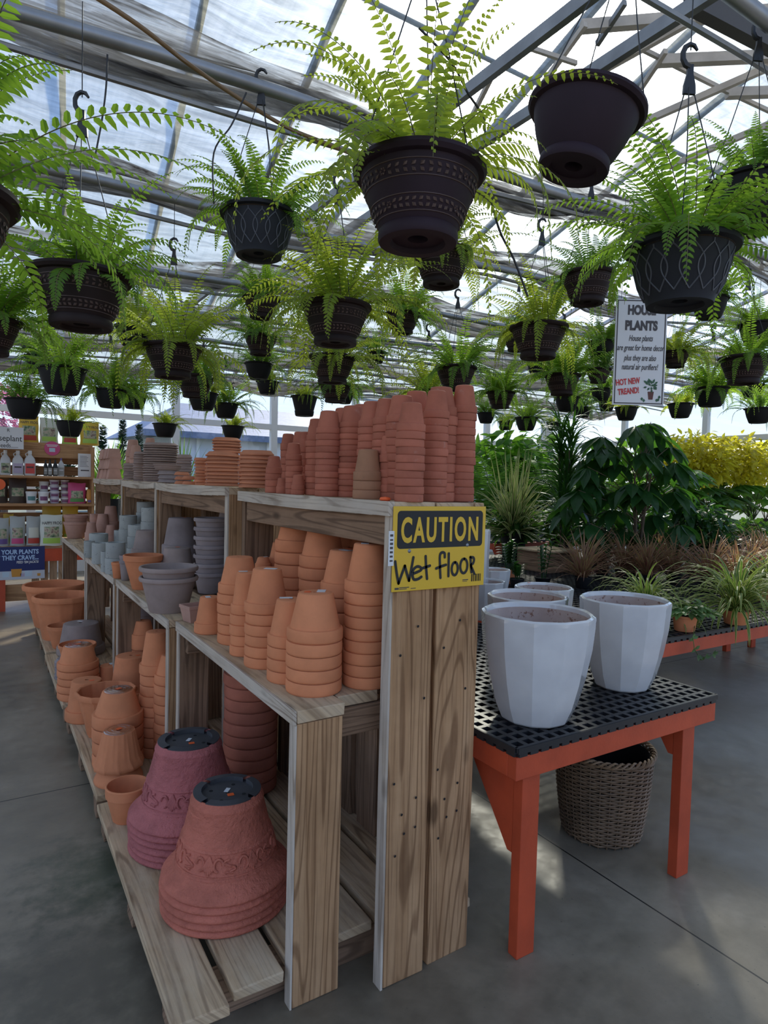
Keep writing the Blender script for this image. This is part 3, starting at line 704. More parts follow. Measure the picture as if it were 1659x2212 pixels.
hang(121, 180, 910, 'plain', 5, 'bright green fern hanging before the yellow bags on the display shelf', row=5.6, fs=1.25)
hang(478, 528, 920, 'plain', 5, 'bright small fern low behind the terracotta saucer stacks', row=7.8, fs=1.2)
hang(628, 688, 856, 'tall', 5, 'tall plain black hanging pot with a young fern left of the red stacks', row=5.6, fs=.9)
hang(1085, 1150, 722, 'leaf', 3, 'brown hanging pot behind the reddish leaf-banded one', row=3.35)
hang(1138, 1192, 785, 'plain', 5, 'dark hanging pot below the reddish leaf-banded one', row=4.5)
hang(1176, 1254, 810, 'leaf', 0, 'brown hanging fern above the strappy tall plant', row=3.35)
hang(1198, 1252, 858, 'plain', 3, 'dark hanging pot underneath the brown one above the strappy tall plant', row=4.5)
hang(1050, 1113, 847, 'leaf', 0, 'brown hanging fern right of the tallest red stacks', row=4.5)
hang(1112, 1162, 902, 'plain', 1, 'small hanging fern low above the variegated spiky plant', row=5.6)
hang(1030, 1070, 892, 'plain', 3, 'small far hanging fern touching the right side of the red stacks', row=6.7)
hang(1076, 1110, 910, 'plain', 5, 'tiny far hanging fern between two small ones above the spiky plant', row=7.8)
hang(1180, 1212, 912, 'plain', 5, 'tiny far hanging fern just left of the strappy tall plant', row=7.8)
hang(1238, 1278, 880, 'plain', 3, 'small far hanging fern behind the strappy tall plant top', row=5.6)
hang(1268, 1330, 738, 'plain', 1, 'dark bushy hanging fern beside the upper left edge of the sign', row=3.35)
hang(1266, 1320, 797, 'leaf', 3, 'brown hanging fern beside the left edge of the sign, second one down', row=3.35)
hang(1276, 1322, 840, 'plain', 3, 'black hanging pot beside the left edge of the sign, third one down', row=4.5)
hang(1292, 1330, 867, 'plain', 5, 'small black hanging pot at the lower left corner of the sign', row=5.6)
hang(1328, 1378, 880, 'plain', 5, 'small hanging pot peeking out below the sign', row=4.5)
hang(1430, 1490, 760, 'leaf', 4, 'hanging fern trailing bright fronds right beside the sign', row=3.35)
hang(1443, 1498, 872, 'plain', 5, 'small hanging fern right of the lower sign corner', row=4.5)
hang(1500, 1572, 838, 'plain', 0, 'dark hanging fern above the yellow shrub', row=3.35)
hang(1610, 1668, 882, 'plain', 3, 'dark hanging pot low at the right edge over the yellow shrub', row=3.35)
hang(1600, 1652, 832, 'plain', 1, 'shaded hanging fern behind the brown one at the right edge', row=4.5)
hang(884, 962, 845, 'plain', 2, 'dark hanging fern mostly hidden by the back row of red stacks', row=4.5)
hang(790, 835, 760, 'plain', 3, 'small shaded hanging fern left behind the brown one right of the trailing pot', row=5.6)
hang(725, 765, 850, 'plain', 1, 'far hanging fern behind the lower brown pot over the red stacks', row=6.7)
hang(-385, 14, 400, 'leaf', 6, 'huge fern in a pot cut off by the left edge', row=1.1, fs=.88, rzv=1.0)
hang(-95, 40, 690, 'leaf', 0, 'fern with fronds reaching in from the left edge at mid height', row=2.25, fs=1.2)
hang(1598, 1680, 700, 'plain', 1, 'fern spilling in from the right edge behind the brown pot', row=2.8, fs=1.0)
# loose drip tubes and the brown hose
def loose(name, label, cat, pts, r, mat):
    b = MB(); pts = [V(p) for p in pts]; sm = []
    for i in range(len(pts) - 1):
        p0, p1, p2, p3 = pts[max(i - 1, 0)], pts[i], pts[i + 1], pts[min(i + 2, len(pts) - 1)]
        for k in range(6):
            t = k / 6; sm.append(.5 * ((2 * p1) + (p2 - p0) * t + (2 * p0 - 5 * p1 + 4 * p2 - p3) * t * t + (3 * p1 - p0 - 3 * p2 + p3) * t ** 3))
    sm.append(pts[-1]); b.tube(sm, r, 6); return tag(build(name, b, mat, smooth=60), label, cat)
loose('hose', 'brown hose slung diagonally under the roof at the upper left', 'hose', [atZ(x, y, 2.84 - .02 * abs(math.sin(i))) for i, (x, y) in enumerate(((170, -30), (300, 55), (410, 140), (520, 215), (620, 275), (700, 308), (790, 345)))], .0075, M['hose'])
for i, (pts, lab) in enumerate(((((532, 200), (500, 270), (462, 330), (462, 440)), 'thin drip tube curving down to the left lattice pot'), (((232, 118), (229, 190), (220, 260), (206, 335)), 'thin drip tube hanging under the pipe at the upper left'),
        (((905, 60), (975, 135), (1010, 200), (1046, 260), (1043, 330)), 'drip tube curling down beside the largest fern'), (((1060, 430), (1080, 500), (1110, 560), (1140, 640)), 'brown feed tube behind the fronds left of the sign'))):
    loose('drip_tube', lab, 'tube', [atY(x, y, 2.2 if i in (0, 1) else 1.12 if i in (2, 3) else 2.2) for x, y in pts], .0028, M['wire'])
# chain between two roof lines at the left
b = MB(); A, Bp = atY(305, 585, 4.4), atY(430, 668, 4.4)
for k in range(26):
    c0 = A.lerp(Bp, (k + .5) / 26); c0.z -= .03 * math.sin(PI * (k + .5) / 26); d = (Bp - A).normalized(); s = V((0, 0, 1)) if k % 2 else d.cross(V((0, 0, 1)))
    b.tube([c0 + d * math.cos(a) * .014 + s * math.sin(a) * .007 for a in [2 * PI * q / 8 for q in range(8)]], .0022, 4, closed=True)
tag(build('chain', b, M['steel']), 'thin metal chain slung under the roof at the left', 'chain')
# ------------------------------------------------------------------ timber shelving
UN = ['nearest', 'second', 'third', 'farthest']
PY = [(1.57, 2.86), (2.92, 4.15), (4.20, 5.50), (5.56, 6.80)]
for i, (y0, y1) in enumerate(PY):
    t = thing('wooden_pallet', '%s weathered pallet platform on the floor along the pot shelves' % UN[i], 'pallet', (.95, (y0 + y1) / 2, 0), group='pallet platforms under the pot shelves')
    b = MB(); x = -.545 + (.01 if i % 2 else 0); k = 0
    while x < (.52 if i else .3):
        w_ = R_.choice((.14, .15, .145)); dy0 = R_.uniform(-.03, .03) if i else (0, .035, .085, .09, .085, .02, .0)[k % 7]; k += 1
        b.box(x, min(x + w_, .56), y0 - (y0 + y1) / 2 + dy0, y1 - (y0 + y1) / 2 - R_.uniform(0, .02), .088, .12, ax=1, jit=.002); x += w_ + .022
    build('deck', b, M['wood_grey'], t, bevel=.004)
    for q, yy in enumerate((y0 + (.09 if i else .15), (y0 + y1) / 2, y1 - .06)):
        b = MB(); yy -= (y0 + y1) / 2; b.box(-.53, .54 if i else .40, yy - .045, yy + .045, 0, .088, ax=0, jit=.002); build('runner', b, M['wood_brown'], t, bevel=.003)
LY = [(1.60, 2.88), (2.92, 4.22), (4.27, 5.55), (5.60, 7.34)]
LX = [.740, .712, .705, .705]; LZ = .86
for i, (y0, y1) in enumerate(LY):
    xf = LX[i]; t = thing('low_shelf', '%s low wooden bench shelf with plank legs holding pots' % UN[i], 'shelf', (xf, y0, .12), group='low plank shelves of the pot stand'); L = y1 - y0
    zt = LZ - .12
    b = MB()
    for k, (a, e) in enumerate(((.0, .150), (.158, .300))): b.box(a, e, .0 if k == 0 else .06, L, zt - .036, zt, ax=1, jit=.0015)
    build('shelf_board', b, M['wood_grey'], t, bevel=.003)
    b = MB(); b.box(.302, .59 if i == 0 else .72, .12, L - .02, zt - .040, zt - .004, ax=1); build('rear_board', b, M['wood_brown'], t, bevel=.003)
    b = MB(); b.box(-.012, -.001, .0, L, zt - .040, zt + .001, ax=1, jit=.001); build('front_edge', b, M['wood_pale'], t, bevel=.002)  # sawn front edge, side light painted into its pale colour
    for (yy, a, e) in ((0, 0, .147), (L - .04, 0, .13), (L - .04, .30, .44), (L * .5, .33, .46)):
        zb = 0 if i else (-.12 if yy == 0 else 0)
        b = MB(); b.box(a, e, yy, yy + .038, zb, zt - .037, ax=2, jit=.002); lg = build('leg', b, M['wood_tan'] if yy == 0 else M['wood_brown'], t, bevel=.003)
        if a == 0:
            b = MB(); b.box(-.006, -.0005, yy, yy + .038, zb, zt - .04, ax=2); build('leg_sidelit_edge', b, M['wood_pale'], lg)  # pale strip: sawn edge plus light from the left, put into the colour
    for (a, e) in ((.36, .50), (.515, .65), ):
        b = MB(); b.box(.55, .575, L * a, L * a + .14, 0, zt - .05, ax=2); build('back_plank', b, M['wood_brown'], t, bevel=.003)
    b = MB(); b.box(.02, .58, L - .09, L - .05, zt - .13, zt - .045, ax=0); build('cross_rail', b, M['wood_brown'], t, bevel=.003)
    b = MB(); b.box(.16, .58, .045, .085, zt - .12, zt - .038, ax=0); build('cross_rail', b, M['wood_brown'], t, bevel=.003)
UY = [(1.53, 2.80), (2.98, 4.42), (4.47, 5.66), (5.72, 7.25)]; UX0 = 1.0; UXE = (1.336, 1.44, 1.44, 1.44)
UZ = [1.447, 1.462, 1.466, 1.472]
for i, (y0, y1) in enumerate(UY):
    zt = UZ[i]; z0 = 0 if i == 0 else .12; L = y1 - y0
    t = thing('tall_shelf', '%s tall wooden pot shelf with upright plank ends' % UN[i], 'shelf', (UX0, y0, z0), group='tall plank shelves of the pot stand'); zt -= z0; Wd = UXE[i] - UX0
    b = MB()
    for k in range(3): b.box(k * .150, min(k * .150 + .143, Wd), .0, L, zt - .034, zt, ax=1, jit=.0015)
    build('shelf_board', b, M['wood_grey'], t, bevel=.003)
    b = MB(); n = 14
    # wavy bleached apron on the front edge
    for k in range(n):
        a0, a1 = L * k / n, L * (k + 1) / n; f = lambda v: .040 + .012 * math.sin(v * PI) * (1 if i else .5)
        b.box(-.022, -.001, a0, a1, zt - f(k / n), zt + .0015, ax=1)
    for q in range(len(b.uv)): b.uv[q] = [(b.v[vi][1] * 1.0 + i * 3, b.v[vi][2] + b.v[vi][0]) for vi in b.f[q]]
    build('front_apron', b, M['wood_pale'], t)
    b = MB(); b.box(.004, .03, .05, L - .05, zt - .13, zt - .036, ax=1); build('under_rail', b, M['wood_brown'], t, bevel=.003)
    wds = ((0, .150), (.170, .337)) if i == 0 else ((0, .15), (.17, .30))
    for q, (a, e) in enumerate(wds):
        b = MB(); b.box(a, e, .014 * q, .04 + .014 * q, 0, zt - .036 if i else zt - .018, ax=2, jit=.003); lg = build('post', b, M['wood_tan'], t, bevel=.004)
        if q == 0:
            b = MB(); b.box(-.008, -.0005, 0, .04, 0, zt - .04, ax=2); build('post_sidelit_edge', b, M['wood_pale'], lg)  # pale strip painting the side light on the post's sawn edge
        if i == 0:
            b = MB()
            for (px_, pz_) in ((.03, .40), (.06, .46), (.10, .47), (.05, .52), (.10, .56), (.02, .62), (.12, .86), (.03, 1.0), (.09, 1.08)):
                c0 = len(b.v); r0 = .0042
                b.v += [(a + px_ + r0 * math.cos(j * PI / 4), -.0042 + .014 * q, pz_ + r0 * math.sin(j * PI / 4)) for j in range(8)]; b.face(tuple(range(c0, c0 + 8)))
            build('nail_hole', b, M['hole'], lg)
    for (a, e) in ((0, .14), (Wd - .14, Wd - .01)):
        b = MB(); b.box(a, e, L - .04, L, 0, zt - .036, ax=2, jit=.002); build('post', b, M['wood_brown'], t, bevel=.003)
    yy = .10; 
    while yy < L - .1:
        b = MB(); b.box(Wd - .02, Wd + .005, yy, min(yy + .14, L - .05), .25 if i else .05, zt - .05, ax=2, jit=.002); build('back_plank', b, M['wood_brown'], t, bevel=.003); yy += .165
    b = MB(); b.box(.02, Wd, L * .48, L * .48 + .035, zt - .12, zt - .036, ax=0); build('cross_rail', b, M['wood_brown'], t, bevel=.003)
# ------------------------------------------------------------------ clay pots
def invprof(R, h, rim, rb=.62, wall=.0065, hole=.1, rr=None):
    # upside-down pot: rim on z = 0, base at z = h
    rb_ = R * rb; rbody = R * .885; w_ = min(wall, R * .12)
    return [(R - R * .05, 0), (R * .985, R * .03), (R, R * .09), (R * .995, rim - R * .05), (R * .975, rim), (rbody, rim + .0015), (rb_ + .004, h - .004), (rb_ + .0005, h - .001), (rb_ - .004, h), (R * hole, h), (R * hole, h - w_ * 1.3), (rb_ - w_, h - w_ * 1.3), (rbody - w_, rim), (R - w_ * 1.2, .002)]
def upprof(R, h, rim, rb=.66, wall=.008, roll=False):
    rb_ = R * rb; rbody = R * .93
    if roll:
        return [(R * .08, 0), (rb_ - .004, 0), (rb_, .004), (rbody * .97, h - rim * 1.1), (R * .99, h - rim), (R * 1.01, h - rim * .5), (R * .985, h - rim * .08), (R * .95, h), (R * .91, h - rim * .1), (R * .89, h - rim * .6), (rb_ - wall, wall * 1.4), (R * .08, wall * 1.4)]
    return [(R * .08, 0), (rb_ - .004, 0), (rb_, .004), (rbody, h - rim - .002), (R * .985, h - rim), (R, h - .003), (R - .003, h), (R - wall, h), (R - wall * 1.15, h - rim), (rb_ - wall, wall * 1.4), (R * .08, wall * 1.4)]
def rotmesh(name, prof, mat, n=36, ang=38, fr=None, n2=None): b = MB(); b.lathe(prof, n, fr=fr); return b.mesh(name, mat, ang)
ORD = ['topmost', 'second from top', 'third from top', 'fourth from top', 'fifth from top', 'sixth from top', 'seventh from top', 'eighth from top', 'ninth from top', 'tenth from top', 'eleventh from top', 'twelfth from top', 'thirteenth from top', 'fourteenth from top', 'fifteenth from top', 'sixteenth from top', 'seventeenth from top', 'eighteenth from top']
def hdir(p): d = V((p[0], p[1], 0)); return d.normalized()
b = MB(); b.box(-.008, .008, -.006, .006, 0, .0006); STK_O = b.mesh('sticker_o', M['orange'])
b = MB(); b.box(-.014, .014, -.008, .008, 0, .0006); STK_W = b.mesh('sticker_w', M['sticker'])
XS = [1.03]
def solve(cx, yb, wpx, z0):
    if z0 > 1.3:      # top shelves are nearly level with the eye: find the distance from the shelf's own depth
        d = ray(cx, 1040); r = .05
        for _ in range(5): tt = (XS[0] + r) / d.x; c = V((d.x * tt, d.y * tt, z0)); r = wpx / 2 / F * depth(c)
        return c, r
    p = atZ(cx, yb, z0); r = .05
    for _ in range(4):
        c = p + hdir(p) * r; r = wpx / 2 / F * depth(c)
    if z0 > .5 and c.x > 1.22:        # would fall behind the shelf back: keep it standing on the shelf
        d = ray(cx, yb)
        for _ in range(4): tt = (1.36 - r) / d.x; c = V((d.x * tt, d.y * tt, z0)); r = wpx / 2 / F * depth(c)
    if .5 < z0 < 1.3 and c.y > 6.95: c = V((c.x * 6.95 / c.y, 6.95, z0)); r = wpx / 2 / F * depth(c)
    return c, r
def P_(cx, y, w): d = ray(cx, 1100); q = CAM + d * (y / d.y); return (q.x, y, w / 2 / F * depth(q))
def topc(c, py): return zfor(c.x, c.y, py)
def stack(cx, yb, wpx, yt, yr, n, z0, mat, desc, st='', rb=.58, noun='flower_pot', word='pot', pos=None, cat='flower pot', kmin=0, lean=.0025):
    c, r = solve(cx, yb, wpx, z0) if pos is None else (V((pos[0], pos[1], z0)), pos[2])
    f = c - hdir(c) * r
    zr = zfor(f.x, f.y, yr); zt = topc(c, yt)
    step = max(.008, (zr - z0) / n); h = step + max(.02, zt - zr)
    me = rotmesh('inv_pot', invprof(r, h, step * .955, rb), M[mat])
    for i in range(kmin, n):
        k = n - 1 - i
        lab = '%s %s, %s' % (ORD[k], word, desc) if n > 1 else desc
        o = link(noun, me, None, (c.x + R_.uniform(-lean, lean) * (i > 0), c.y + R_.uniform(-lean, lean) * (i > 0), z0 + i * step), (0, 0, R_.random() * 6.28))
        tag(o, lab, cat, ('stack: ' + desc) if n > 1 else None)
        if k == 0 and st:
            for q, s_ in enumerate(st): link('price_sticker', STK_O if s_ == 'o' else STK_W, o, (r * rb * .45 * (1 if q == 0 else -1), r * .12, h + .0004), (0, 0, 1.1), (min(1.6, r / .05),) * 2 + (1,))
        last = o
    return c, r, z0 + (n - 1) * step + h, last
Z2 = .8605
# middle shelf of the nearest unit
T_ = 'orange terracotta stack '
stack(677, 1509, 121, 1279, 1366, 5, Z2, 'terra', T_ + 'at the near front corner of the low shelf', 'wo')
stack(626, 1481, 100, 1293, 1377, 4, Z2, 'terra', T_ + 'just left of the near corner one', 'w')
stack(575, 1448, 96, 1227, 1306, 6, Z2, 'terra', T_ + 'third along the low shelf front edge', 'w')
stack(529, 1420, 66, 1235, 1308, 5, Z2, 'terra', T_ + 'narrow, fourth along the low shelf front edge', 'w')
stack(514, 1396, 88, 1202, 1264, 6, Z2, 'terra', T_ + 'fifth along the low shelf, behind the narrow one', '')
stack(453, 1372, 66, 1288, 1349, 1, Z2, 'terra', 'single upside-down terracotta pot beside the small square planter on the low shelf', 'w')
stack(0, 0, 0, 1106, 1168, 8, Z2, 'terra', T_ + 'second row of low shelf with orange price tag', 'w', pos=(1.105, 2.42, .093))
stack(0, 0, 0, 1132, 1203, 8, Z2, 'terra', T_ + 'second row, centre of the low shelf', '', pos=(1.10, 2.18, .090))
stack(0, 0, 0, 1187, 1262, 6, Z2, 'terra', T_ + 'second row, left of the tall sign-side one', 'wo', pos=(1.07, 1.945, .083))
stack(790, 1492, 104, 1173, 1258, 9, Z2, 'terra', T_ + 'nine tall, right beside the caution sign post', 'w')
for j, (px_, yt, yr, x, y, r, n, lab) in enumerate(((0, 1130, 1180, 1.30, 2.37, .075, 6, 'shaded, behind the second row of low shelf'), (0, 1137, 1185, 1.30, 2.18, .08, 6, 'shaded, at the back centre of low shelf'), (0, 1144, 1190, 1.30, 1.99, .075, 6, 'shaded, at the back right of low shelf'), (0, 1170, 1206, 1.12, 2.62, .055, 5, 'small, at the back left of low shelf'), (0, 1203, 1217, 1.03, 2.60, .035, 3, 'tiny, white tag, back left of low shelf'), (0, 1145, 1175, 1.26, 2.70, .05, 6, 'dim, in the back left corner of low shelf'))):
    stack(0, 0, 0, yt, yr, n, Z2, 'terra', T_ + lab, 'w' if j == 4 else '', pos=(x, y, r))
def squarepot(desc, c, a, h, mat, rz=0, inv=False, n=1, lie=False):
    def mesh():
        b = MB(); s = a / 2; t0 = .72
        rings = [(s * t0, 0), (s * .95, h * .82), (s, h * .82), (s, h), (s * .86, h), (s * .84, h * .8), (s * t0 * .86, .01)]
        for rr, z in rings: b.v += [(rr, rr, z), (-rr, rr, z), (-rr, -rr, z), (rr, -rr, z)]
        for i in range(len(rings) - 1):
            for j in range(4): b.face((i * 4 + j, i * 4 + (j + 1) % 4, i * 4 + 4 + (j + 1) % 4, i * 4 + 4 + j))
        b.face((3, 2, 1, 0)); k = (len(rings) - 1) * 4; b.face((k, k + 1, k + 2, k + 3)); return b.mesh('square_pot', M[mat])
    return mesh()
sq = squarepot('', None, .10, .075, 'terra_pink'); p, _ = solve(420, 1345, 34, Z2)
tag(link('square_planter', sq, None, (p.x, p.y, Z2), (0, 0, .2)), 'small square terracotta planter at the left end of the nearest low shelf', 'planter')
# top shelf of the nearest unit
Z3 = UZ[0] + .0005; A_ = 'brick-red stack on top shelf, '
XS[0] = 1.27
stack(996, 1081, 57, 833, 874, 13, Z3, 'terra_red', A_ + 'tallest, at right end')
XS[0] = 1.145
stack(937, 1081, 57, 844, 885, 12, Z3, 'terra_red', A_ + 'second from right end')
XS[0] = 1.025
stack(884, 1080, 63, 870, 913, 10, Z3, 'terra_red', A_ + 'third from right end')
XS[0] = 1.09
stack(839, 1078, 40, 941, 982, 6, Z3, 'terra_red', A_ + 'shorter, left of the front right three')
XS[0] = 1.015
stack(793.5, 1076, 63, 971, 1018, 3, Z3, 'terra_brown', 'short ochre-brown stack on the top shelf front', 'o')
stack(708, 1069, 55, 888, 922, 11, Z3, 'terra_red', A_ + 'at front left, streaked white')
XS[0] = 1.07
stack(681, 1067, 44, 905, 938, 10, Z3, 'terra_red', A_ + 'just left of the streaked one')
XS[0] = 1.015
stack(590.5, 1060, 35, 985, 1009, 4, Z3, 'terra_red', A_ + 'small, at the left end')
stack(610, 1061, 26, 1032, 1050, 1, Z3, 'terra_red', 'single tiny brick-red pot near the left end of the top shelf')
stack(635, 1063, 36, 957, 981, 7, Z3, 'terra_red', A_ + 'small, second from left end')
stack(643, 1064, 29, 1025, 1048, 2, Z3, 'terra_red', 'tiny pair of brick-red pots in front of the small second stack')
BK = [(995, 2.10, .055, 837, 878, 12, 'behind the tallest two')]
for j, (cx, yt, yr, x, r, n, lab) in enumerate(((949, 837, 875, 1.235, .052, 6, 'back row, between the tallest two'), (896, 846, 884, 1.25, .050, 6, 'back row, right of centre'), (864, 855, 894, 1.15, .050, 7, 'second row, centre right'), (833, 862, 900, 1.14, .048, 7, 'second row, centre'), (803, 868, 906, 1.13, .050, 7, 'second row, left of centre'), (781, 874, 907, 1.22, .046, 7, 'back row, left of centre'), (759, 877, 910, 1.13, .048, 9, 'second row, right of the streaked stack'), (739, 882, 912, 1.24, .046, 7, 'back row, peeking behind the streaked stack'))):
    # the lower pots of these stacks stand hidden behind the front rows
    a = atZ(cx, 1060, Z3); d = ray(cx, 1000); tt = x / d.x; y = d.y * tt
    stack(0, 0, 0, yt, yr, n + 4, Z3, 'terra_red', A_ + lab, pos=(x, y, r), kmin=0)
for j, (cx, yt, yr, x, r, n, lab) in enumerate(((623, 937, 957, 1.20, .036, 7, 'small, back row at left'), (647, 933, 955, 1.22, .036, 7, 'small, back row, second from left'), (661, 933, 962, 1.15, .034, 7, 'small, back row, third from left'))):
    d = ray(cx, 1000); tt = x / d.x; stack(0, 0, 0, yt, yr, n, Z3, 'terra_red', A_ + lab, pos=(x, d.y * tt, r))
# terracotta and grey saucers on the farther top shelves
def saucerprof(R, h):
    return [(R * .05, h), (R * .80, h), (R * .84, h - .003), (R * .94, .010), (R, .007), (R, .001), (R * .985, 0), (R * .93, .004), (R * .80, h - .006), (R * .05, h - .006)]
def saucers(cx, yb, wpx, yt, n, z0, mat, desc, up=False, pos=None, lean=.004):
    c, r = solve(cx, yb, wpx, z0) if pos is None else (V((pos[0], pos[1], z0)), pos[2])
    zt = topc(c, yt); step = max(.006, (zt - z0) / (n + .25)); h = min(step * 1.25, r * .45)
    me = rotmesh('saucer', saucerprof(r, h), M[mat], 32, 40)
    for i in range(n):
        k = n - 1 - i
        o = link('saucer', me, None, (c.x + R_.uniform(-lean, lean), c.y + R_.uniform(-lean, lean), z0 + i * step + (h if up else 0)), (PI if up else R_.uniform(-.02, .02), R_.uniform(-.02, .02), R_.random() * 6.28))
        tag(o, '%s saucer, %s' % (ORD[k], desc), 'saucer', 'stack: ' + desc)
    return c, r, z0 + n * step
ZB = UZ[1] + .0005
XS[0] = 1.03
c0, r0, z1 = saucers(481, 1046, 74, 977, 9, ZB, 'terra_sau', 'wide terracotta stack in the middle of second top shelf')
saucers(0, 0, 0, 946, 5, z1 + .002, 'terra_sau', 'smaller terracotta stack resting upon the wide middle one', pos=(c0.x + .02, c0.y, r0 * .82))
saucers(554, 1043, 73, 973, 9, ZB, 'terra_sau', 'wide terracotta stack at right end of second top shelf')
XS[0] = 1.05
saucers(434, 1044, 28, 987, 9, ZB, 'terra_sau', 'narrow terracotta stack left of the wide middle one')
saucers(0, 0, 0, 979, 10, ZB, 'terra_sau', 'narrow terracotta stack behind the wide middle one', pos=(1.33, 3.62, .06))
XS[0] = 1.01
saucers(393, 1041, 32, 1015, 3, ZB, 'terra_sau', 'low terracotta stack left on second top shelf')
saucers(409, 1042, 32, 1022, 2, ZB, 'terra_sau', 'low pair of terracotta beside the narrow stack')
ZC = UZ[2] + .0005
XS[0] = 1.03
saucers(347, 1039, 72, 957, 17, ZC, 'sau_grey', 'tall grey-pink stack on third top shelf')
XS[0] = 1.2
saucers(398, 1036, 33, 982, 10, ZC, 'sau_grey', 'narrow grey-pink stack right of the tall one')
XS[0] = 1.01
c1, r1, z1 = saucers(363, 1040, 44, 1014, 3, ZC, 'basalt', 'low grey trio before the tall stack')
saucers(0, 0, 0, 1004, 1, z1 + .001, 'sau_grey', 'wide one laid upon the low grey trio', up=True, pos=(c1.x, c1.y, r1 * 1.35))
XS[0] = 1.02
saucers(303, 1036, 29, 976, 13, ZC, 'sau_grey', 'slim grey-pink stack left of the tall one')
saucers(279, 1034, 26, 1000, 7, ZC, 'sau_grey', 'short slim grey-pink stack, leftmost of the saucers')
XS[0] = 1.12
stack(287, 1032, 30, 950, 974, 5, ZC, 'terra_pink', 'pale pink stack on third top shelf beside the square pots')
XS[0] = 1.25
stack(324, 1030, 26, 946, 966, 5, ZC, 'terra_pink', 'pale pink stack behind the tall grey saucers')
ZD = UZ[3] + .0005
# pale square pots nested in rows lying on their sides, three tiers
tierw = (7, 6, 5); tn_ = ('bottom', 'middle', 'top'); sqm = squarepot('', None, .128, .100, 'terra_pink')
d0 = ray(247, 1031); tt = 1.10 / d0.x; ys0 = d0.y * tt
for ti, nn in enumerate(tierw):
    for k in range(nn):
        o = link('square_pot', sqm, None, (1.10 + R_.uniform(-.004, .004), ys0 + .108 * k + .03 * ti, ZD + .1005 * (ti + 1)), (PI, 0, R_.uniform(-.04, .04)))
        tag(o, '%s pale square pot in the %s row of square pots on farthest top shelf' % (('nearest', 'second', 'third', 'fourth', 'fifth', 'sixth', 'seventh')[k], tn_[ti]), 'flower pot', 'pale square pots, %s row' % tn_[ti])
stack(0, 0, 0, 962, 980, 5, ZD, 'terra_pink', 'pale pink stack right of the nested square pots', pos=(1.17, 6.05, .055))
stack(0, 0, 0, 968, 985, 5, ZD, 'terra_pink', 'pale pink stack behind the one next to square pots', pos=(1.30, 6.15, .055))
# ------------------------------------------------------------------ upright pots
def upright(cx, yb, wrim, yrim, z0, mat, label, rb=.66, n=1, roll=False, rimf=.16, noun='flower_pot', pos=None, wall=.008, shade=None, fr=None, cat='flower pot', step=None, seg=40, prof=None):
    # wrim: rim width in pixels; yrim: pixel row of the rim's centre
    if pos is None:
        p = atZ(cx, yb, z0); r = .06
        for _ in range(5):
            c = p + hdir(p) * r * rb; r = wrim / 2 / F * depth(c)
    else: c, r = V((pos[0], pos[1], z0)), pos[2]
    if .5 < z0 < 1.3 and c.y > 7.2: c = V((c.x * 7.2 / c.y, 7.2, z0)); r = wrim / 2 / F * depth(c)
    zt = topc(c, yrim); H_ = zt - z0
    st_ = step if step else H_ * .2
    h = H_ - (n - 1) * st_
    me = rotmesh('up_pot', (prof or upprof)(r, h, h * rimf, rb, wall, roll) if prof is None else prof(r, h), M[mat], seg, 40, fr)
    out_ = []
    for i in range(n):
        lab = label if n == 1 else '%s pot, %s' % (ORD[n - 1 - i], label)
        o = link(noun, me, None, (c.x, c.y, z0 + i * st_), (0, 0, R_.random() * 6.28)); tag(o, lab, cat, None if n == 1 else 'stack: ' + label); out_.append(o)
    return c, r, h, out_
upright(364, 1327, 122, 1222, Z2, 'basalt_br', 'wide grey-brown pair nested upright on second low shelf', roll=True, n=2, step=.048, rimf=.12)
upright(309, 1275, 82, 1198, Z2, 'terra', 'large upright terracotta pot left of the wide grey-brown pair', rb=.55)
upright(255, 1250, 28, 1214, Z2, 'terra', 'small upright terracotta pot beside the large upright one', rb=.7)
upright(271, 1255, 26, 1199, Z2, 'basalt', 'small grey pair nested upright behind the large terracotta pot', n=2, step=.03, roll=True)
c, r, h, _ = upright(455, 1284, 74, 1118, Z2, 'basalt', 'grey bowl tower on second low shelf', roll=True, n=7, step=.051, rb=.72, rimf=.17)
stack(384, 1240, 78, 1183, 1236, 1, Z2, 'basalt_br', 'squat grey upside-down pot behind the wide grey-brown pair', 'o', pos=P_(384, 3.78, 78), rb=.66)
stack(391, 1206, 74, 1118, 1176, 1, Z2, 'basalt', 'large grey upside-down pot at the back of second low shelf', 'o', pos=P_(391, 4.2, 78), rb=.62)
stack(319, 1196, 62, 1145, 1186, 1, Z2, 'basalt_br', 'grey-brown upside-down pot behind the large upright terracotta pot', pos=P_(319, 4.72, 66), rb=.64)
stack(0, 0, 0, 1097, 1120, 3, Z2 + .12, 'basalt', 'dim grey stack behind the bowl tower, left one', pos=(1.33, 4.02, .055))
stack(0, 0, 0, 1100, 1122, 3, Z2 + .12, 'basalt', 'dim grey stack behind the bowl tower, right one', 'o', pos=(1.33, 3.84, .06))
def cyl(r, h):
    w_ = r * .22
    return [(.002, 0), (r * .96, 0), (r, .006), (r, h - .006), (r * .97, h), (r - w_, h), (r - w_ * 1.1, h - .006), (r - w_ * 1.1, .03), (.002, .03)]
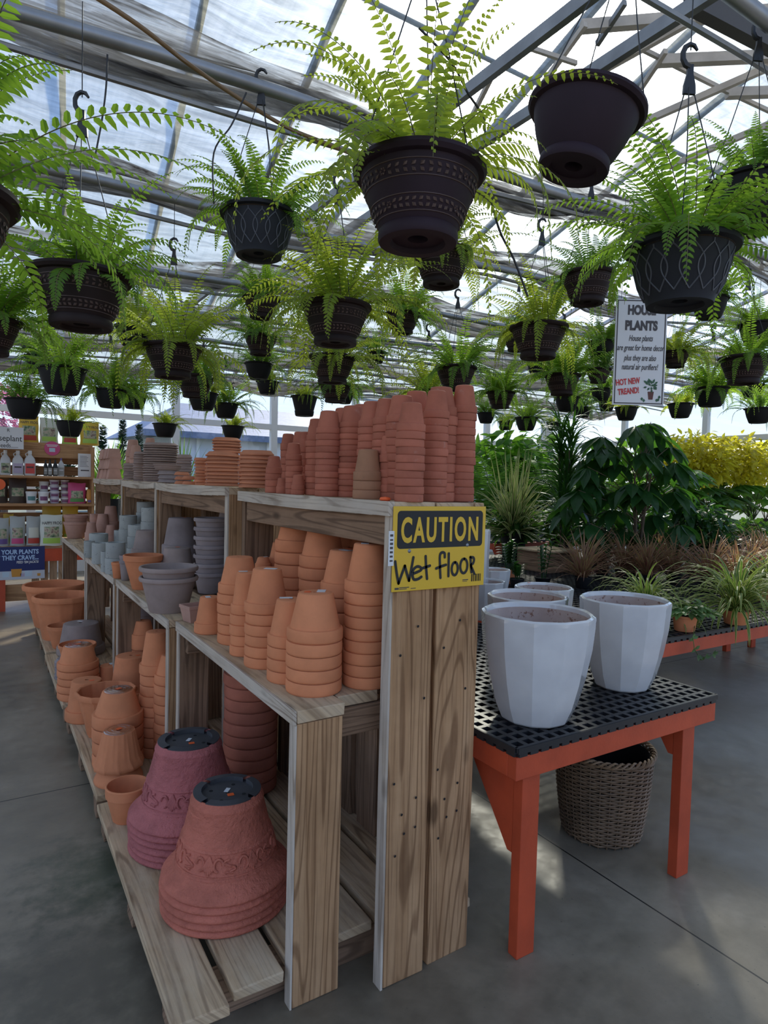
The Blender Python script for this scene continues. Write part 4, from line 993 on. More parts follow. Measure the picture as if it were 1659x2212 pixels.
def cylinders(cx, yb, wpx, yt, n, label, y=None):
    c, r = solve(cx, yb, wpx, Z2)
    if y: q = P_(cx, y, wpx); c, r = V((q[0], q[1], Z2)), q[2]
    zt = topc(c, yt); zb = max(Z2, zfor(c.x, c.y, yb)); n0 = n; n = max(n, round((zt - Z2) / max(.05, (zt - zb) / n))) if zb > Z2 + .03 else n; h = (zt - Z2) / n
    me = rotmesh('cylinder_pot', cyl(r, h - .001), M['cement'], 32, 45)
    for i in range(n):
        lab = label if n == 1 else '%s %s' % (ORD[n - 1 - i], label)
        tag(link('cement_pot', me, None, (c.x + (.004 * i), c.y, Z2 + i * h), (0, 0, R_.random() * 6)), lab, 'flower pot', 'speckled grey cement cylinder pots')
cylinders(217, 1219, 35, 1172, 1, 'speckled cement cylinder pot with dark top at the front left')
cylinders(227, 1236, 18, 1191, 1, 'slim cement cylinder pot squeezed between two wider ones')
cylinders(248, 1241, 40, 1171, 2, 'cement cylinder pot of the stack beside the small terracotta pot')
cylinders(262, 1197, 30, 1145, 1, 'short cement cylinder pot in the middle group')
cylinders(298, 1192, 44, 1133, 2, 'cement cylinder pot of the stack left of grey-brown upside-down pot', 5.2)
cylinders(323, 1160, 40, 1096, 2, 'cement cylinder pot of the stack at the crate post', 4.95)
cylinders(311, 1150, 38, 1084, 3, 'cement cylinder pot of the rearmost stack', 5.55)
cylinders(275, 1170, 36, 1113, 2, 'cement cylinder pot of the stack behind the middle group', 5.45)
cylinders(213, 1199, 38, 1152, 1, 'darker cement cylinder pot behind the front left one')
cylinders(193, 1205, 22, 1168, 1, 'slim cement cylinder pot at the far left of the group')
ZP = Z2
upright(164, 1162, 50, 1112, ZP, 'terra_pink', 'pale terracotta pair nested upright at the far end of low shelf', n=2, step=.07, rb=.68)
upright(203, 1165, 18, 1110, ZP, 'terra_pink', 'small pale pair nested upright right of the far end pair', n=2, step=.03)
stack(222, 1168, 30, 1110, 1133, 2, ZP, 'terra_pink', 'pale pink pair upside down on farthest low shelf')
stack(239, 1150, 34, 1093, 1125, 1, ZP, 'terra_pink', 'single pale pink upside-down pot against the crate back')
stack(197, 1172, 26, 1128, 1150, 1, ZP, 'terra_pink', 'single pale pink upside-down pot nearest to the nested upright pair')
stack(240, 1172, 28, 1134, 1156, 1, ZP, 'terra_pink', 'single pale pink upside-down pot next to the cement cylinders')
stack(0, 0, 0, 1048, 1066, 7, ZP, 'terra_pink', 'pale pink stack inside the farthest crate', pos=(1.25, 6.5, .06))
stack(0, 0, 0, 1050, 1066, 7, ZP, 'terra_pink', 'pale pink stack inside the farthest crate, right one', pos=(1.25, 6.32, .055))
# ------------------------------------------------------------------ pots on the pallets
Z1 = .1205
def twist(k, amp): return lambda r, z, a: r * (1 + (amp * max(0, math.cos(k * a + z * 22)) ** 6 if r > .03 else 0))
upright(118, 1358, 124, 1260, Z1, 'terra', 'big terracotta bowl at the far end of the pallets with white label inside', rb=.62, roll=True, rimf=.12, fr=None)
upright(136, 1385, 118, 1284, Z1, 'terra', 'big terracotta bowl with slanted grooves just before the far one', rb=.66, roll=True, rimf=.12, seg=96, fr=twist(14, .028))
upright(134, 1402, 60, 1350, Z1, 'terra', 'small upright terracotta pot in front of the grooved bowl', rb=.62)
stack(175, 1422, 96, 1345, 1403, 1, Z1, 'basalt_br', 'grey-brown upside-down pot beside the small upright terracotta pot', 'w', rb=.7)
c, r, h, _ = upright(167, 1440, 76, 1390, Z1 + .0, 'terra', 'terracotta bowl behind the stack topped with a clear saucer', rb=.7)
saucers(148, 1470, 56, 1420, 6, Z1, 'basalt', 'grey stack hidden beside the five-pot terracotta stack')
def clearsaucer(parentpot, c, r, z, label):
    b = MB(); b.lathe([(.001, .004), (r * .92, .004), (r * .96, .001), (r * 1.02, -.028), (r * 1.06, -.030), (r * 1.06, -.032), (r * 1.01, -.031), (r * .94, -.001), (r * .9, .001), (.001, .001)], 40)
    for q in (.45, .75): b.tube([(r * q * math.cos(2 * PI * i / 32), r * q * math.sin(2 * PI * i / 32), .005) for i in range(32)], .002, 4, closed=True)
    o = build('clear_saucer', b, M['clear'], None, (c.x, c.y, z), 40); tag(o, label, 'saucer')
    link('price_sticker', STK_O, o, (0, 0, .0055), (0, 0, .5), (1.6, 1.6, 1))
c, r, z, _ = stack(169, 1517, 83, 1393, 1437, 5, Z1, 'terra', 'terracotta stack of five under a clear saucer', rb=.66); clearsaucer(None, c, r * .66, z + .001, 'clear plastic saucer capping the terracotta stack of five')
stack(187, 1565, 86, 1468, 1541, 1, Z1, 'terra', 'single upside-down terracotta pot left of the grooved upright pot', 'o', rb=.66)
upright(229, 1597, 120, 1488, Z1, 'terra', 'upright terracotta pot with slanted grooves between upside-down ones', rb=.6, roll=True, rimf=.12, seg=96, fr=twist(12, .05))
c, r, z, _ = stack(255, 1668, 104, 1490, 1553, 4, Z1, 'terra', 'terracotta stack of four under a clear saucer, nearer', rb=.58); clearsaucer(None, c, r * .58, z + .001, 'clear plastic saucer capping the nearer terracotta stack of four')
# grooved pot with flared lip upside down on another one
c, r = solve(256, 1706, 102, Z1); zl = zfor(*(c - hdir(c) * r)[:2], 1674); zt = topc(c, 1577)
def flare(R, h): return [(R * .97, 0), (R, .008), (R * .98, .018), (R * .90, .034), (R * .84, .05), (R * .64, h - .004), (R * .62, h), (R * .1, h), (R * .1, h - .01), (R * .55, h - .01), (R * .78, .04), (R * .9, .004)]
hh = zt - zl
me = rotmesh('flared_pot', flare(r, hh), M['terra'], 96, 40, twist(11, .05)); mp_ = rotmesh('flared_pot_plain', flare(r * .98, hh), M['terra'], 48, 40)
tag(link('flower_pot', mp_, None, (c.x, c.y, Z1)), 'lower flared terracotta pot under the grooved one with clear saucer', 'flower pot')
tag(link('flower_pot', me, None, (c.x, c.y, zl)), 'grooved flared terracotta pot upside down, upper of two, under clear saucer', 'flower pot')
clearsaucer(None, c, r * .63, zl + hh + .001, 'clear plastic saucer capping the grooved flared pot')
upright(275, 1783, 90, 1693, Z1, 'terra', 'small upright terracotta pot in front of the rose-coloured big stack', rb=.66, rimf=.28, wall=.007)
stack(338, 1640, 72, 1363, 1440, 9, Z1, 'terra', 'tall terracotta stack left of the double shelf leg')
stack(371, 1652, 76, 1413, 1463, 9, Z1, 'terra', 'tall terracotta stack half hidden by the double shelf leg')
stack(283, 1540, 92, 1415, 1500, 1, Z1, 'terra', 'tall single upside-down terracotta pot behind the grooved upright pot', 'o', rb=.66)
stack(236, 1502, 50, 1436, 1485, 1, Z1, 'terra', 'low single upside-down terracotta pot beside the shelf leg', 'w', rb=.7)
stack(0, 0, 0, 1366, 1400, 3, Z1, 'terra', 'shaded terracotta stack under the second low shelf', 'w', pos=(.98, 3.62, .08))
stack(0, 0, 0, 1340, 1372, 4, Z1, 'terra', 'shaded terracotta stack between the legs of third low shelf', pos=(.86, 4.18, .07))
stack(0, 0, 0, 1430, 1465, 10, Z1, 'terra_red', 'dark red stack deep under the nearest low shelf', pos=(1.02, 2.70, .12))
upright(0, 0, 0, 1300, Z1, 'basalt', 'grey cone shaped pot between the legs of third low shelf', pos=(.95, 4.6, .10), rb=.5)
# ------------------------------------------------------------------ two big rough urn stacks
def bigstack(cx, yb, wpx, yt, n, ylip, mat, word, grp):
    c, R = solve(cx, yb, wpx, Z1); zt = topc(c, yt); f = c - hdir(c) * R * .97
    zl = zfor(f.x, f.y, ylip); step = (zl - Z1) / n; h = zt - (Z1 + step * (n - 1))
    lip = step * .86
    prof = [(R * .93, 0), (R * .98, lip * .12), (R, lip * .4), (R * .995, lip * .72), (R * .965, lip), (R * .945, lip * 1.25), (R * .905, lip + h * .042), (R * .855, lip + h * .072), (R * .815, lip + h * .10), (R * .795, lip + h * .125), (R * .798, lip + h * .135), (R * .778, lip + h * .148)]
    b0 = (R * .775, lip + h * .15); e0 = (R * .535, h - .006)
    def onb(v): return (b0[0] + (e0[0] - b0[0]) * v, b0[1] + (e0[1] - b0[1]) * v)
    prof += [onb(.34), (onb(.35)[0] + .004, onb(.355)[1]), (onb(.38)[0] + .004, onb(.38)[1]), onb(.39), onb(.88), (onb(.9)[0] + .003, onb(.9)[1]), (onb(.93)[0] + .003, onb(.93)[1]), onb(.95), (R * .533, h - .003), (R * .52, h), (R * .49, h - .002), (R * .49, h - .012), (R * .70, lip + h * .19), (R * .93, .004)]
    b = MB(); b.lathe(prof, 72); me = b.mesh('urn', M[mat], 50)
    for i in range(n):
        k = n - 1 - i
        o = link('garden_urn', me, None, (c.x + R_.uniform(-.004, .004) * (i > 0), c.y + R_.uniform(-.004, .004) * (i > 0), Z1 + i * step), (0, 0, R_.random() * 6.28 if k else 0))
        tag(o, '%s rough %s garden urn of the upside-down nested stack' % (ORD[k], word), 'garden urn', grp)
    # dark foot plate: ring in four pieces, recessed floor with holes, two stickers
    b = MB(); r1, r0 = R * .525, R * .40; seg = 60
    for q in range(4):
        a0 = q * PI / 2 + .08 + .5; a1 = (q + 1) * PI / 2 - .08 + .5; m_ = 14
        for j in range(m_):
            t0, t1 = a0 + (a1 - a0) * j / m_, a0 + (a1 - a0) * (j + 1) / m_
            P = lambda r, a, z: (r * math.cos(a), r * math.sin(a), z)
            b.quad(P(r0, t0, h + .004), P(r1, t0, h + .002), P(r1, t1, h + .002), P(r0, t1, h + .004))
            b.quad(P(r1, t0, h + .002), P(r1, t0, h - .008), P(r1, t1, h - .008), P(r1, t1, h + .002))
            b.quad(P(r0, t1, h + .004), P(r0, t1, h - .016), P(r0, t0, h - .016), P(r0, t0, h + .004))
    b.lathe([(.001, h - .011), (r1 - .003, h - .011), (r1 - .003, h - .013), (.001, h - .013)], 48)
    fp = build('foot_plate', b, M['basedark'], o); fp['label'] = 'dark grey foot ring and floor with drainage holes'
    for k in range(5):
        b = MB(); a = 2 * PI * k / 4 + .9; rr = R * .27 if k < 4 else 0
        b.lathe([(.0005, h - .0108), (.0065, h - .0108), (.0065, h - .0102), (.0005, h - .0102)], 14, (rr * math.cos(a), rr * math.sin(a), 0)); build('drain_hole', b, M['hole'], fp)
    link('price_sticker', STK_O, fp, (R * .02, -R * .10, h - .0100), (0, 0, -.15), (1.3, 1.5, 1)); link('price_sticker', STK_W, fp, (R * .02, R * .07, h - .0100), (0, 0, .9), (1.0, .9, 1))
    # relief of shell fans and scrolls round the body
    b = MB()
    def S(a, v, o_=.0015): r, z = onb(v); r += o_; return (r * math.cos(a), r * math.sin(a), z)
    for k in range(7):
        a0 = 2 * PI * k / 7 + math.atan2(-c.y, -c.x) - .35
        for q in range(-3, 4):
            b.tube([S(a0 + q * .040 * s_ * (1.2 - .2 * s_), .33 - .27 * s_ + .012 * abs(q) * s_ * s_ * 2) for s_ in (0, .25, .5, .75, 1)], [.002, .004, .0055, .006, .003], 6)
        for sg in (-1, 1):
            b.tube([S(a0 + sg * (.2 + .09 * math.cos(t)), .20 + .09 * math.sin(t)) for t in [i * .45 for i in range(11)]], .005, 6)
        b.tube([S(a0 + .42 + .12 * math.sin(t), .11 + .17 * t / 6.3) for t in [i * .63 for i in range(11)]], .0045, 6)
        b.tube([S(a0 + .33 + .03 * t, .10 + .006 * math.sin(t)) for t in range(6)], .0045, 6)
    rng = [S(2 * PI * i / 72, .03) for i in range(72)]; b.tube(rng, .0025, 5, closed=True)
    build('relief_band', b, M[mat], o, smooth=60)
    return c, R
bigstack(486, 2031, 270, 1705, 5, 1945, 'bigred', 'brick-red', 'big brick-red garden urns stacked upside down')
bigstack(405, 1881, 243, 1596, 6, 1796, 'bigpink', 'rose-red', 'big rose-red garden urns stacked upside down')
# loose bits
b = MB(); XS[0] = 1.0; c0, r0 = solve(833, 1079, 15, Z3); b.lathe([(.001, 0), (.013, 0), (.017, .005), (.014, .011), (.001, .013)], 16, fr=lambda r, z, a: r * (1 + .08 * math.cos(3 * a)))
tag(build('plug', b, M['orange'], None, c0, 60), 'small orange plastic cap on the top shelf edge above the sign', 'cap')
# ------------------------------------------------------------------ caution sign
sw, sh = .345, .247
t = thing('caution_sign', 'yellow CAUTION Wet floor sign screwed to the end posts of the tall shelf', 'sign', (.992, 1.5265, 1.1885))
b = MB(); b.box(0, sw, -.003, 0, 0, sh); build('board', b, M['yellow'], t, bevel=.001)
def rrect(x0, x1, z0, z1, r, n=6):
    P = []
    for cx, cz, a0 in ((x1 - r, z1 - r, 0), (x0 + r, z1 - r, PI / 2), (x0 + r, z0 + r, PI), (x1 - r, z0 + r, 1.5 * PI)):
        for i in range(n + 1): a = a0 + PI / 2 * i / n; P.append((cx + r * math.cos(a), cz + r * math.sin(a)))
    return P
b = MB(); b.prism(rrect(.014, sw - .012, .124, sh - .013, .012), lambda x, z: (x, -.0034, z), lambda x, z: (x, -.0025, z)); build('black_panel', b, M['ink'], t)
text('CAUTION', M['yellow'], t, (sw / 2 - .001, -.0038, .144), .100, sx=.56, off=.0030, space=1.22)
def sgn(pts): return [((x - 80) / 645 * sw, -.0042, (690 - y) / 580 * sh) for x, y in pts]
def stroke(b, pts, wd):
    q = [V(p) for p in pts]; sm = []
    for i in range(len(q) - 1):
        p0, p1, p2, p3 = q[max(i - 1, 0)], q[i], q[i + 1], q[min(i + 2, len(q) - 1)]
        for k in range(5):
            u = k / 5; sm.append(.5 * (2 * p1 + (p2 - p0) * u + (2 * p0 - 5 * p1 + 4 * p2 - p3) * u * u + (3 * p1 - p0 - 3 * p2 + p3) * u ** 3))
    sm.append(q[-1]); k0 = len(b.v); m_ = 8
    for i, p in enumerate(sm):
        d = (sm[min(i + 1, len(sm) - 1)] - sm[max(i - 1, 0)]).normalized(); s = V((-d.z, 0, d.x)) * wd / 2
        b.v += [tuple(p + s), tuple(p - s)]
        if i: n = k0 + 2 * i; b.face((n - 2, n - 1, n + 1, n))
    for p in (sm[0], sm[-1]):
        n = len(b.v); b.v += [(p.x + wd / 2 * math.cos(a), p.y - .0002, p.z + wd / 2 * math.sin(a)) for a in [2 * PI * i / 10 for i in range(10)]]; b.face(tuple(range(n, n + 10)))
def ell(cx, cy, rx, ry, a0=0, a1=6.4, n=12): return [(cx + rx * math.sin(a0 + (a1 - a0) * i / n), cy - ry * math.cos(a0 + (a1 - a0) * i / n)) for i in range(n + 1)]
b = MB()
for pts in ([(97, 482), (108, 560), (122, 632)], [(122, 632), (142, 570), (160, 515)], [(160, 515), (175, 570), (190, 618)], [(190, 618), (203, 540), (215, 460)],
            [(210, 574), (245, 562), (270, 548), (262, 530), (240, 525), (217, 545), (212, 580), (222, 612), (248, 612), (272, 598)],
            [(297, 456), (303, 540), (311, 614)], [(272, 540), (300, 532), (328, 524)],
            [(430, 470), (428, 442), (410, 435), (396, 455), (398, 530), (404, 614)], [(372, 546), (405, 534), (440, 524)], [(458, 445), (459, 520), (460, 606)],
            ell(504, 556, 22, 46), ell(570, 540, 26, 52), [(618, 478), (622, 540), (628, 590)], [(616, 480), (638, 482), (645, 500), (638, 525), (622, 538), (636, 570), (650, 602)]): stroke(b, sgn(pts), .0086)
build('handwriting', b, M['ink'], t)
b = MB()
for i in range(22):
    x = sw - .052 + i * .0018
    if i % 5 != 3: b.box(x, x + R_.uniform(.0005, .0013), -.0036, -.003, .014, .037)
build('barcode', b, M['ink'], t)
b = MB(); b.box(.010, .024, -.0036, -.003, .006, .012); b.box(.026, .060, -.0036, -.003, .010, .0125); b.box(.026, .052, -.0036, -.003, .006, .008); b.box(.066, .084, -.0036, -.003, .006, .008)
b.box(sw - .086, sw - .064, -.0036, -.003, .019, .022); b.box(sw - .086, sw - .068, -.0036, -.003, .015, .0165); build('small_print', b, M['greyink'], t)
for x, z in ((.058, .117), (.274, .128)):
    b = MB(); b.lathe([(.0005, .003), (.003, .0026), (.0055, .0008), (.006, 0)], 14, closed=False); o = build('screw', b, M['steel'], t, (x, -.003, z), 60); o.rotation_euler = (PI / 2, 0, 0)
t = thing('price_card', 'small pale handwritten price card tucked beside the caution sign', 'card', (.978, 1.524, 1.265))
b = MB(); b.box(0, .018, -.001, .001, 0, .10); build('card', b, M['sticker'], t)
b = MB()
for i in range(7): b.box(.004, .014, -.0016, -.001, .012 + i * .012, .016 + i * .012 + R_.uniform(0, .003))
build('handwriting', b, M['greyink'], t)
# ------------------------------------------------------------------ house plants sign
pA = atY(1322, 873, 2.2); pB = atY(1432, 880, 2.2)
dd = 3.05
pA = atD(1322, 874, dd); pB = atD(1432, 880, dd); pT = atD(1328, 648, dd)
wS = (pB - pA).length; hS = (pT - pA).length; ux = (pB - pA); ang = math.atan2(ux.y, ux.x)
t = thing('house_plants_sign', 'white hanging HOUSE PLANTS sign with dark border above the umbrella plant', 'sign', pA, ang - math.radians(2)); t.rotation_euler = (0, 0, ang)
b = MB(); b.box(0, wS, -.004, .004, 0, hS); build('board', b, M['signwhite'], t)
b = MB()
e = .006; q = .008
for x0, x1, z0, z1 in ((e, wS - e, e, e + .005), (e, wS - e, hS - e - .005, hS - e), (e, e + .005, e, hS - e), (wS - e - .005, wS - e, e, hS - e)): b.box(x0, x1, -.005, -.004, z0, z1)
build('border', b, M['greyink'], t)
def line(s, zfrac, size, mat, sx=1, off=0, shear=0, xf=.5, rz=0):
    o = text(s, mat, t, (wS * xf, -.0055, hS * zfrac), size, sx=sx, off=off, shear=shear); return o
line('HOUSE', .855, hS * .118, M['greyink'], .70, hS * .0062); line('PLANTS', .71, hS * .118, M['greyink'], .74, hS * .0062)
for s, z in (('House plants', .605), ('are great for home decor', .515), ('plus they are also', .42), ('natural air purifiers!', .335)): line(s, z, hS * .078, M['greyink'], .55, hS * .0006, .28)
o = line('HOT NEW', .195, hS * .078, M['red'], .62, hS * .0025, .0, .29); o.rotation_euler = (PI / 2, -.13, 0)
o = line('TREAND!', .105, hS * .078, M['red'], .62, hS * .0025, .0, .31); o.rotation_euler = (PI / 2, -.13, 0)
b = MB(); g = []
for i in range(26):
    a = R_.random() * 2 * PI; r = R_.random() ** .5; cx, cz = wS * .74 + wS * .15 * r * math.cos(a), hS * .185 + hS * .065 * r * math.sin(a)
    L = wS * .075; d = (math.cos(a), math.sin(a)); k = len(b.v); yy = -.0052 - .00004 * i
    b.v += [(cx - d[0] * L / 2, yy, cz - d[1] * L / 2), (cx + d[1] * L * .28, yy, cz - d[0] * L * .28), (cx + d[0] * L / 2, yy, cz + d[1] * L / 2), (cx - d[1] * L * .28, yy, cz + d[0] * L * .28)]; b.face((k, k + 1, k + 2, k + 3))
for dx, dz in ((-.17, .06), (-.13, .045), (.15, .055), (.17, .08), (.12, .05)):
    k = len(b.v); cx, cz = wS * (.74 + dx), hS * dz; L = wS * .035; b.v += [(cx, -.0053, cz - L), (cx + L * .8, -.0053, cz), (cx, -.0053, cz + L), (cx - L * .8, -.0053, cz)]; b.face((k, k + 1, k + 2, k + 3))
build('printed_foliage', b, simple('print_green', (.04, .13, .06), .6, var=.5, bscale=200), t)
b = MB(); b.prism([(wS * .68, hS * .13), (wS * .80, hS * .13), (wS * .78, hS * .055), (wS * .70, hS * .055)], lambda x, z: (x, -.0054, z), lambda x, z: (x, -.0042, z)); build('printed_pot', b, simple('print_brown', (.12, .04, .03), .6), t)
for xf in (.1, .9):
    b = MB(); b.tube([(wS * xf, 0, hS), (wS * xf, 0, 2.93 - pA.z)], .0012, 5); build('cord', b, M['wire'], t)
# ------------------------------------------------------------------ red tables with black mesh tops
def mesh_table(name, label, x0, x1, y0, y1, zt, legs, cell=.047, apron=.075):
    t = thing(name, label, 'table', ((x0 + x1) / 2, (y0 + y1) / 2, 0)); ox, oy = t.location.x, t.location.y
    hx, hy = (x1 - x0) / 2, (y1 - y0) / 2; za = zt - .03
    b = MB()
    nx = max(2, round((x1 - x0) / cell)); ny = max(2, round((y1 - y0) / cell)); bw = .0085
    for i in range(nx + 1):
        x = -hx + 2 * hx * i / nx; b.box(x - bw, x + bw, -hy, hy, za + .012, za + .030, ax=1)
    for j in range(ny + 1):
        y = -hy + 2 * hy * j / ny; b.box(-hx, hx, y - bw, y + bw, za + .012, za + .0296, ax=0)
    for i in range(nx):
        x = -hx + 2 * hx * (i + .5) / nx; b.box(x - .017, x + .017, -hy - .006, -hy + .012, za, za + .022)
    for j in range(ny):
        y = -hy + 2 * hy * (j + .5) / ny; b.box(-hx - .006, -hx + .012, y - .017, y + .017, za, za + .022)
    for a in (-1, 1): b.box(-hx - .004, hx + .004, a * hy - .006, a * hy + .006, za + .016, za + .031); b.box(a * hx - .006, a * hx + .006, -hy, hy, za + .016, za + .031)
    build('mesh_top', b, M['blackplastic'], t)
    for yy in (-hy, hy - .038): b = MB(); b.box(-hx, hx, yy, yy + .038, za - apron, za - .001); build('apron', b, M['redpaint'], t, bevel=.002)
    for xx in (-hx, hx - .038): b = MB(); b.box(xx, xx + .038, -hy + .0385, hy - .0385, za - apron, za - .001); build('apron', b, M['redpaint'], t, bevel=.002)
    for k in range(1, int((y1 - y0) / .6) + 1): b = MB(); yy = -hy + k * .6; (b.box(-hx + .04, hx - .04, yy, yy + .035, za - apron, za - .002), build('slat', b, M['redpaint'], t)) if yy < hy - .05 else 0
    for (lx, ly) in legs:
        b = MB(); w_ = .075; b.box(lx - ox, lx - ox + w_, ly - oy, ly - oy + .04, 0, za - apron - .0005, ax=2); lg = build('leg', b, M['redpaint'], t, bevel=.002)
        sg = 1 if ly < oy else -1; yb = ly - oy + (.0405 if sg > 0 else -.0005); gl = .22 if lx < 2 else .10; P = [(0, za - apron - .001), (sg * gl, za - apron - .001), (sg * .02, za - apron - gl * 1.2), (0, za - apron - gl * 1.2)]
        b = MB(); b.prism(P, lambda u, z: (lx - ox + .001, yb + u, z), lambda u, z: (lx - ox + .021, yb + u, z)); build('gusset', b, M['redpaint'], t)
    return t
mesh_table('mesh_table', 'red-orange wooden table with black plastic mesh top carrying white glazed pots', 1.385, 2.455, 1.40, 3.75, .70, ((1.43, 1.415), (2.27, 1.415), (1.43, 3.69), (2.30, 3.69)))
mesh_table('mesh_table', 'long low red-orange bench with black mesh top carrying spider plants and grassy pots', 2.72, 8.4, 2.08, 5.6, .70, ((4.9, 2.10), (6.9, 2.10), (2.8, 2.10), (2.8, 3.3), (5.92, 3.3), (6.30, 3.27), (2.8, 5.5), (5.0, 5.5), (7.2, 5.5)), cell=.055)
mesh_table('mesh_table', 'red-orange bench with black top behind the umbrella plant', 5.2, 10.2, 5.75, 6.9, .84, ((5.3, 5.77), (7.3, 5.77), (9.4, 5.77), (5.3, 6.8), (9.4, 6.8)), cell=.11)
mesh_table('mesh_table', 'long red-orange bench along the glazing holding the leafy palms', 3.0, 9.6, 7.1, 8.3, .72, ((3.1, 7.12), (5.5, 7.12), (8.4, 7.12), (3.1, 8.2), (8.4, 8.2)), cell=.12)
# ------------------------------------------------------------------ white glazed pots
TZ = .7015
def wprof(R, h, rb=.62):
    return [(R * .05, 0), (R * rb - .006, 0), (R * rb, .006), (R * (rb + .12), h * .16), (R * (rb + .24), h * .40), (R * .955, h * .68), (R * .99, h * .88), (R * .992, h * .93), (R * 1.0, h * .955), (R * .992, h * .985), (R * .95, h), (R * .90, h * .985), (R * .885, h * .95)], \
           [(R * .885, h * .95), (R * .87, h * .8), (R * .84, h * .55), (R * .7, h * .2), (R * .55, .02), (.002, .02)]
def facet(z, h): return 1
def whitepot(label, c, R, h, rz=0, rb=.62, n=12):
    t = thing('glazed_pot', label, 'flower pot', c, rz, 'white glazed faceted pots on the mesh table')
    o_, i_ = wprof(R, h, rb); b = MB()
    k = len(o_); N = n * 6
    for j in range(N):
        a = 2 * PI * j / N; seg = 2 * PI / n; loc = (a % seg) - seg / 2; fac = math.cos(seg / 2) / math.cos(loc)
        for i, (r, z) in enumerate(o_):
            wgt = 1 if .05 < z / h < .97 else .7
            f = 1 + (fac / math.cos(seg / 2) * math.cos(seg / 2) - 1) * wgt if i < k - 2 else 1
            b.v.append((r * f * math.cos(a), r * f * math.sin(a), z))
    for j in range(N):
        j2 = (j + 1) % N
        for i in range(k - 1): b.face((j * k + i, j2 * k + i, j2 * k + i + 1, j * k + i + 1))
    build('body', b, M['glaze'], t, smooth=14)
    b = MB(); b.lathe(i_, 48, closed=False); build('inside', b, M['inner'], t, smooth=60)
    return t
# the near pot fixes the common size; others are solved from rim width and rim height on the same table
p = atZ(1152, 1574, TZ); c = p.copy()
for _ in range(4): R1 = 241 / 2 / F * depth(c + hdir(p) * .0); c = p + hdir(p) * R1 * .62
h1 = zfor(c.x, c.y, 1320) - TZ
whitepot('large white glazed faceted pot at the near corner of the mesh table', c, R1, h1, .2)
p = atZ(1341, 1496, TZ); c = p.copy()
for _ in range(4): R2 = 187 / 2 / F * depth(c); c = p + hdir(p) * R2 * .62
whitepot('white glazed faceted pot at the right edge of the mesh table', c, R2, zfor(c.x, c.y, 1291) - TZ, .1)
def solvepot(cx, yr, wpx, k=None):
    kk = (h1 / (2 * R1)) if k is None else k
    rz = ray(cx, yr).z; d = (CH - TZ) / (kk * wpx / F - rz); c = CAM + ray(cx, yr) * d; R = wpx / 2 / F * d; return V((c.x, c.y, TZ)), R, kk * 2 * R
for cx, yr, wpx, lab in ((1140, 1284, 172, 'white glazed pot right behind the large near one'), (1175, 1266, 125, 'white glazed pot with orange sticker behind the second one'), (1048, 1254, 88, 'white glazed pot half hidden by the sign post'), (1068, 1229, 70, 'small white glazed pot farthest back beside the sign post')):
    c, R, h = solvepot(cx, yr, wpx); t = whitepot(lab, c, R, h, R_.random())
    if 'sticker' in lab: link('price_sticker', STK_O, t, (R * .9 * math.cos(1.2), R * .9 * math.sin(1.2), h * .99))
q = P_(1026, 3.0, 70); whitepot('tall white glazed vase rising behind the caution sign', V((q[0], q[1], TZ)), q[2], zfor(q[0], q[1], 1143) - TZ, .3, rb=.72)
# ------------------------------------------------------------------ wicker basket
p = atZ(1295, 1838, 0); c = p + hdir(p) * .18; Rt = 198 / 2 / F * depth(c); hb = zfor(c.x, c.y, 1608)
t = thing('wicker_basket', 'round brown wicker basket on the floor beneath the red table', 'basket', (c.x, c.y, 0))
def rB(z): v = z / hb; return Rt * (.80 + .20 * v + .03 * math.sin(PI * v))
b = MB(); rows = 40; ns = 30
for j in range(rows):
    z = .012 + (hb - .035) * j / (rows - 1); n = ns * 4
    b.tube([((rB(z) + .0045 * math.cos(ns / 2 * a + (j % 2) * PI)) * math.cos(a), (rB(z) + .0045 * math.cos(ns / 2 * a + (j % 2) * PI)) * math.sin(a), z + .0015 * math.sin(3 * a + j)) for a in [2 * PI * i / n for i in range(n)]], .0042, 5, closed=True)
build('weave', b, simple('wicker', (.20, .125, .07), .65, var=.35, bscale=150), t, smooth=60)
b = MB()
for k in range(ns): a = 2 * PI * (k) / ns * 1.0; b.tube([(rB(z) * math.cos(a), rB(z) * math.sin(a), z) for z in (0, hb * .3, hb * .6, hb - .01)], .0036, 5)
build('stakes', b, simple('wicker_stake', (.15, .09, .05), .7), t, smooth=60)
b = MB()
for q in range(3):
    n = 120; b.tube([((Rt * 1.015 + .009 * math.cos(15 * a + q * 2.1)) * math.cos(a), (Rt * 1.015 + .009 * math.cos(15 * a + q * 2.1)) * math.sin(a), hb - .008 + .010 * math.sin(15 * a + q * 2.1)) for a in [2 * PI * i / n for i in range(n)]], .005, 5, closed=True)
build('braided_rim', b, simple('wicker_rim', (.26, .165, .09), .6, var=.3), t, smooth=60)
b = MB(); b.lathe([(.002, .015), (Rt * .76, .015), (Rt * .94, hb - .02)], 40, closed=False); build('liner', b, simple('dark_liner', (.01, .009, .009), .8), t, smooth=60)
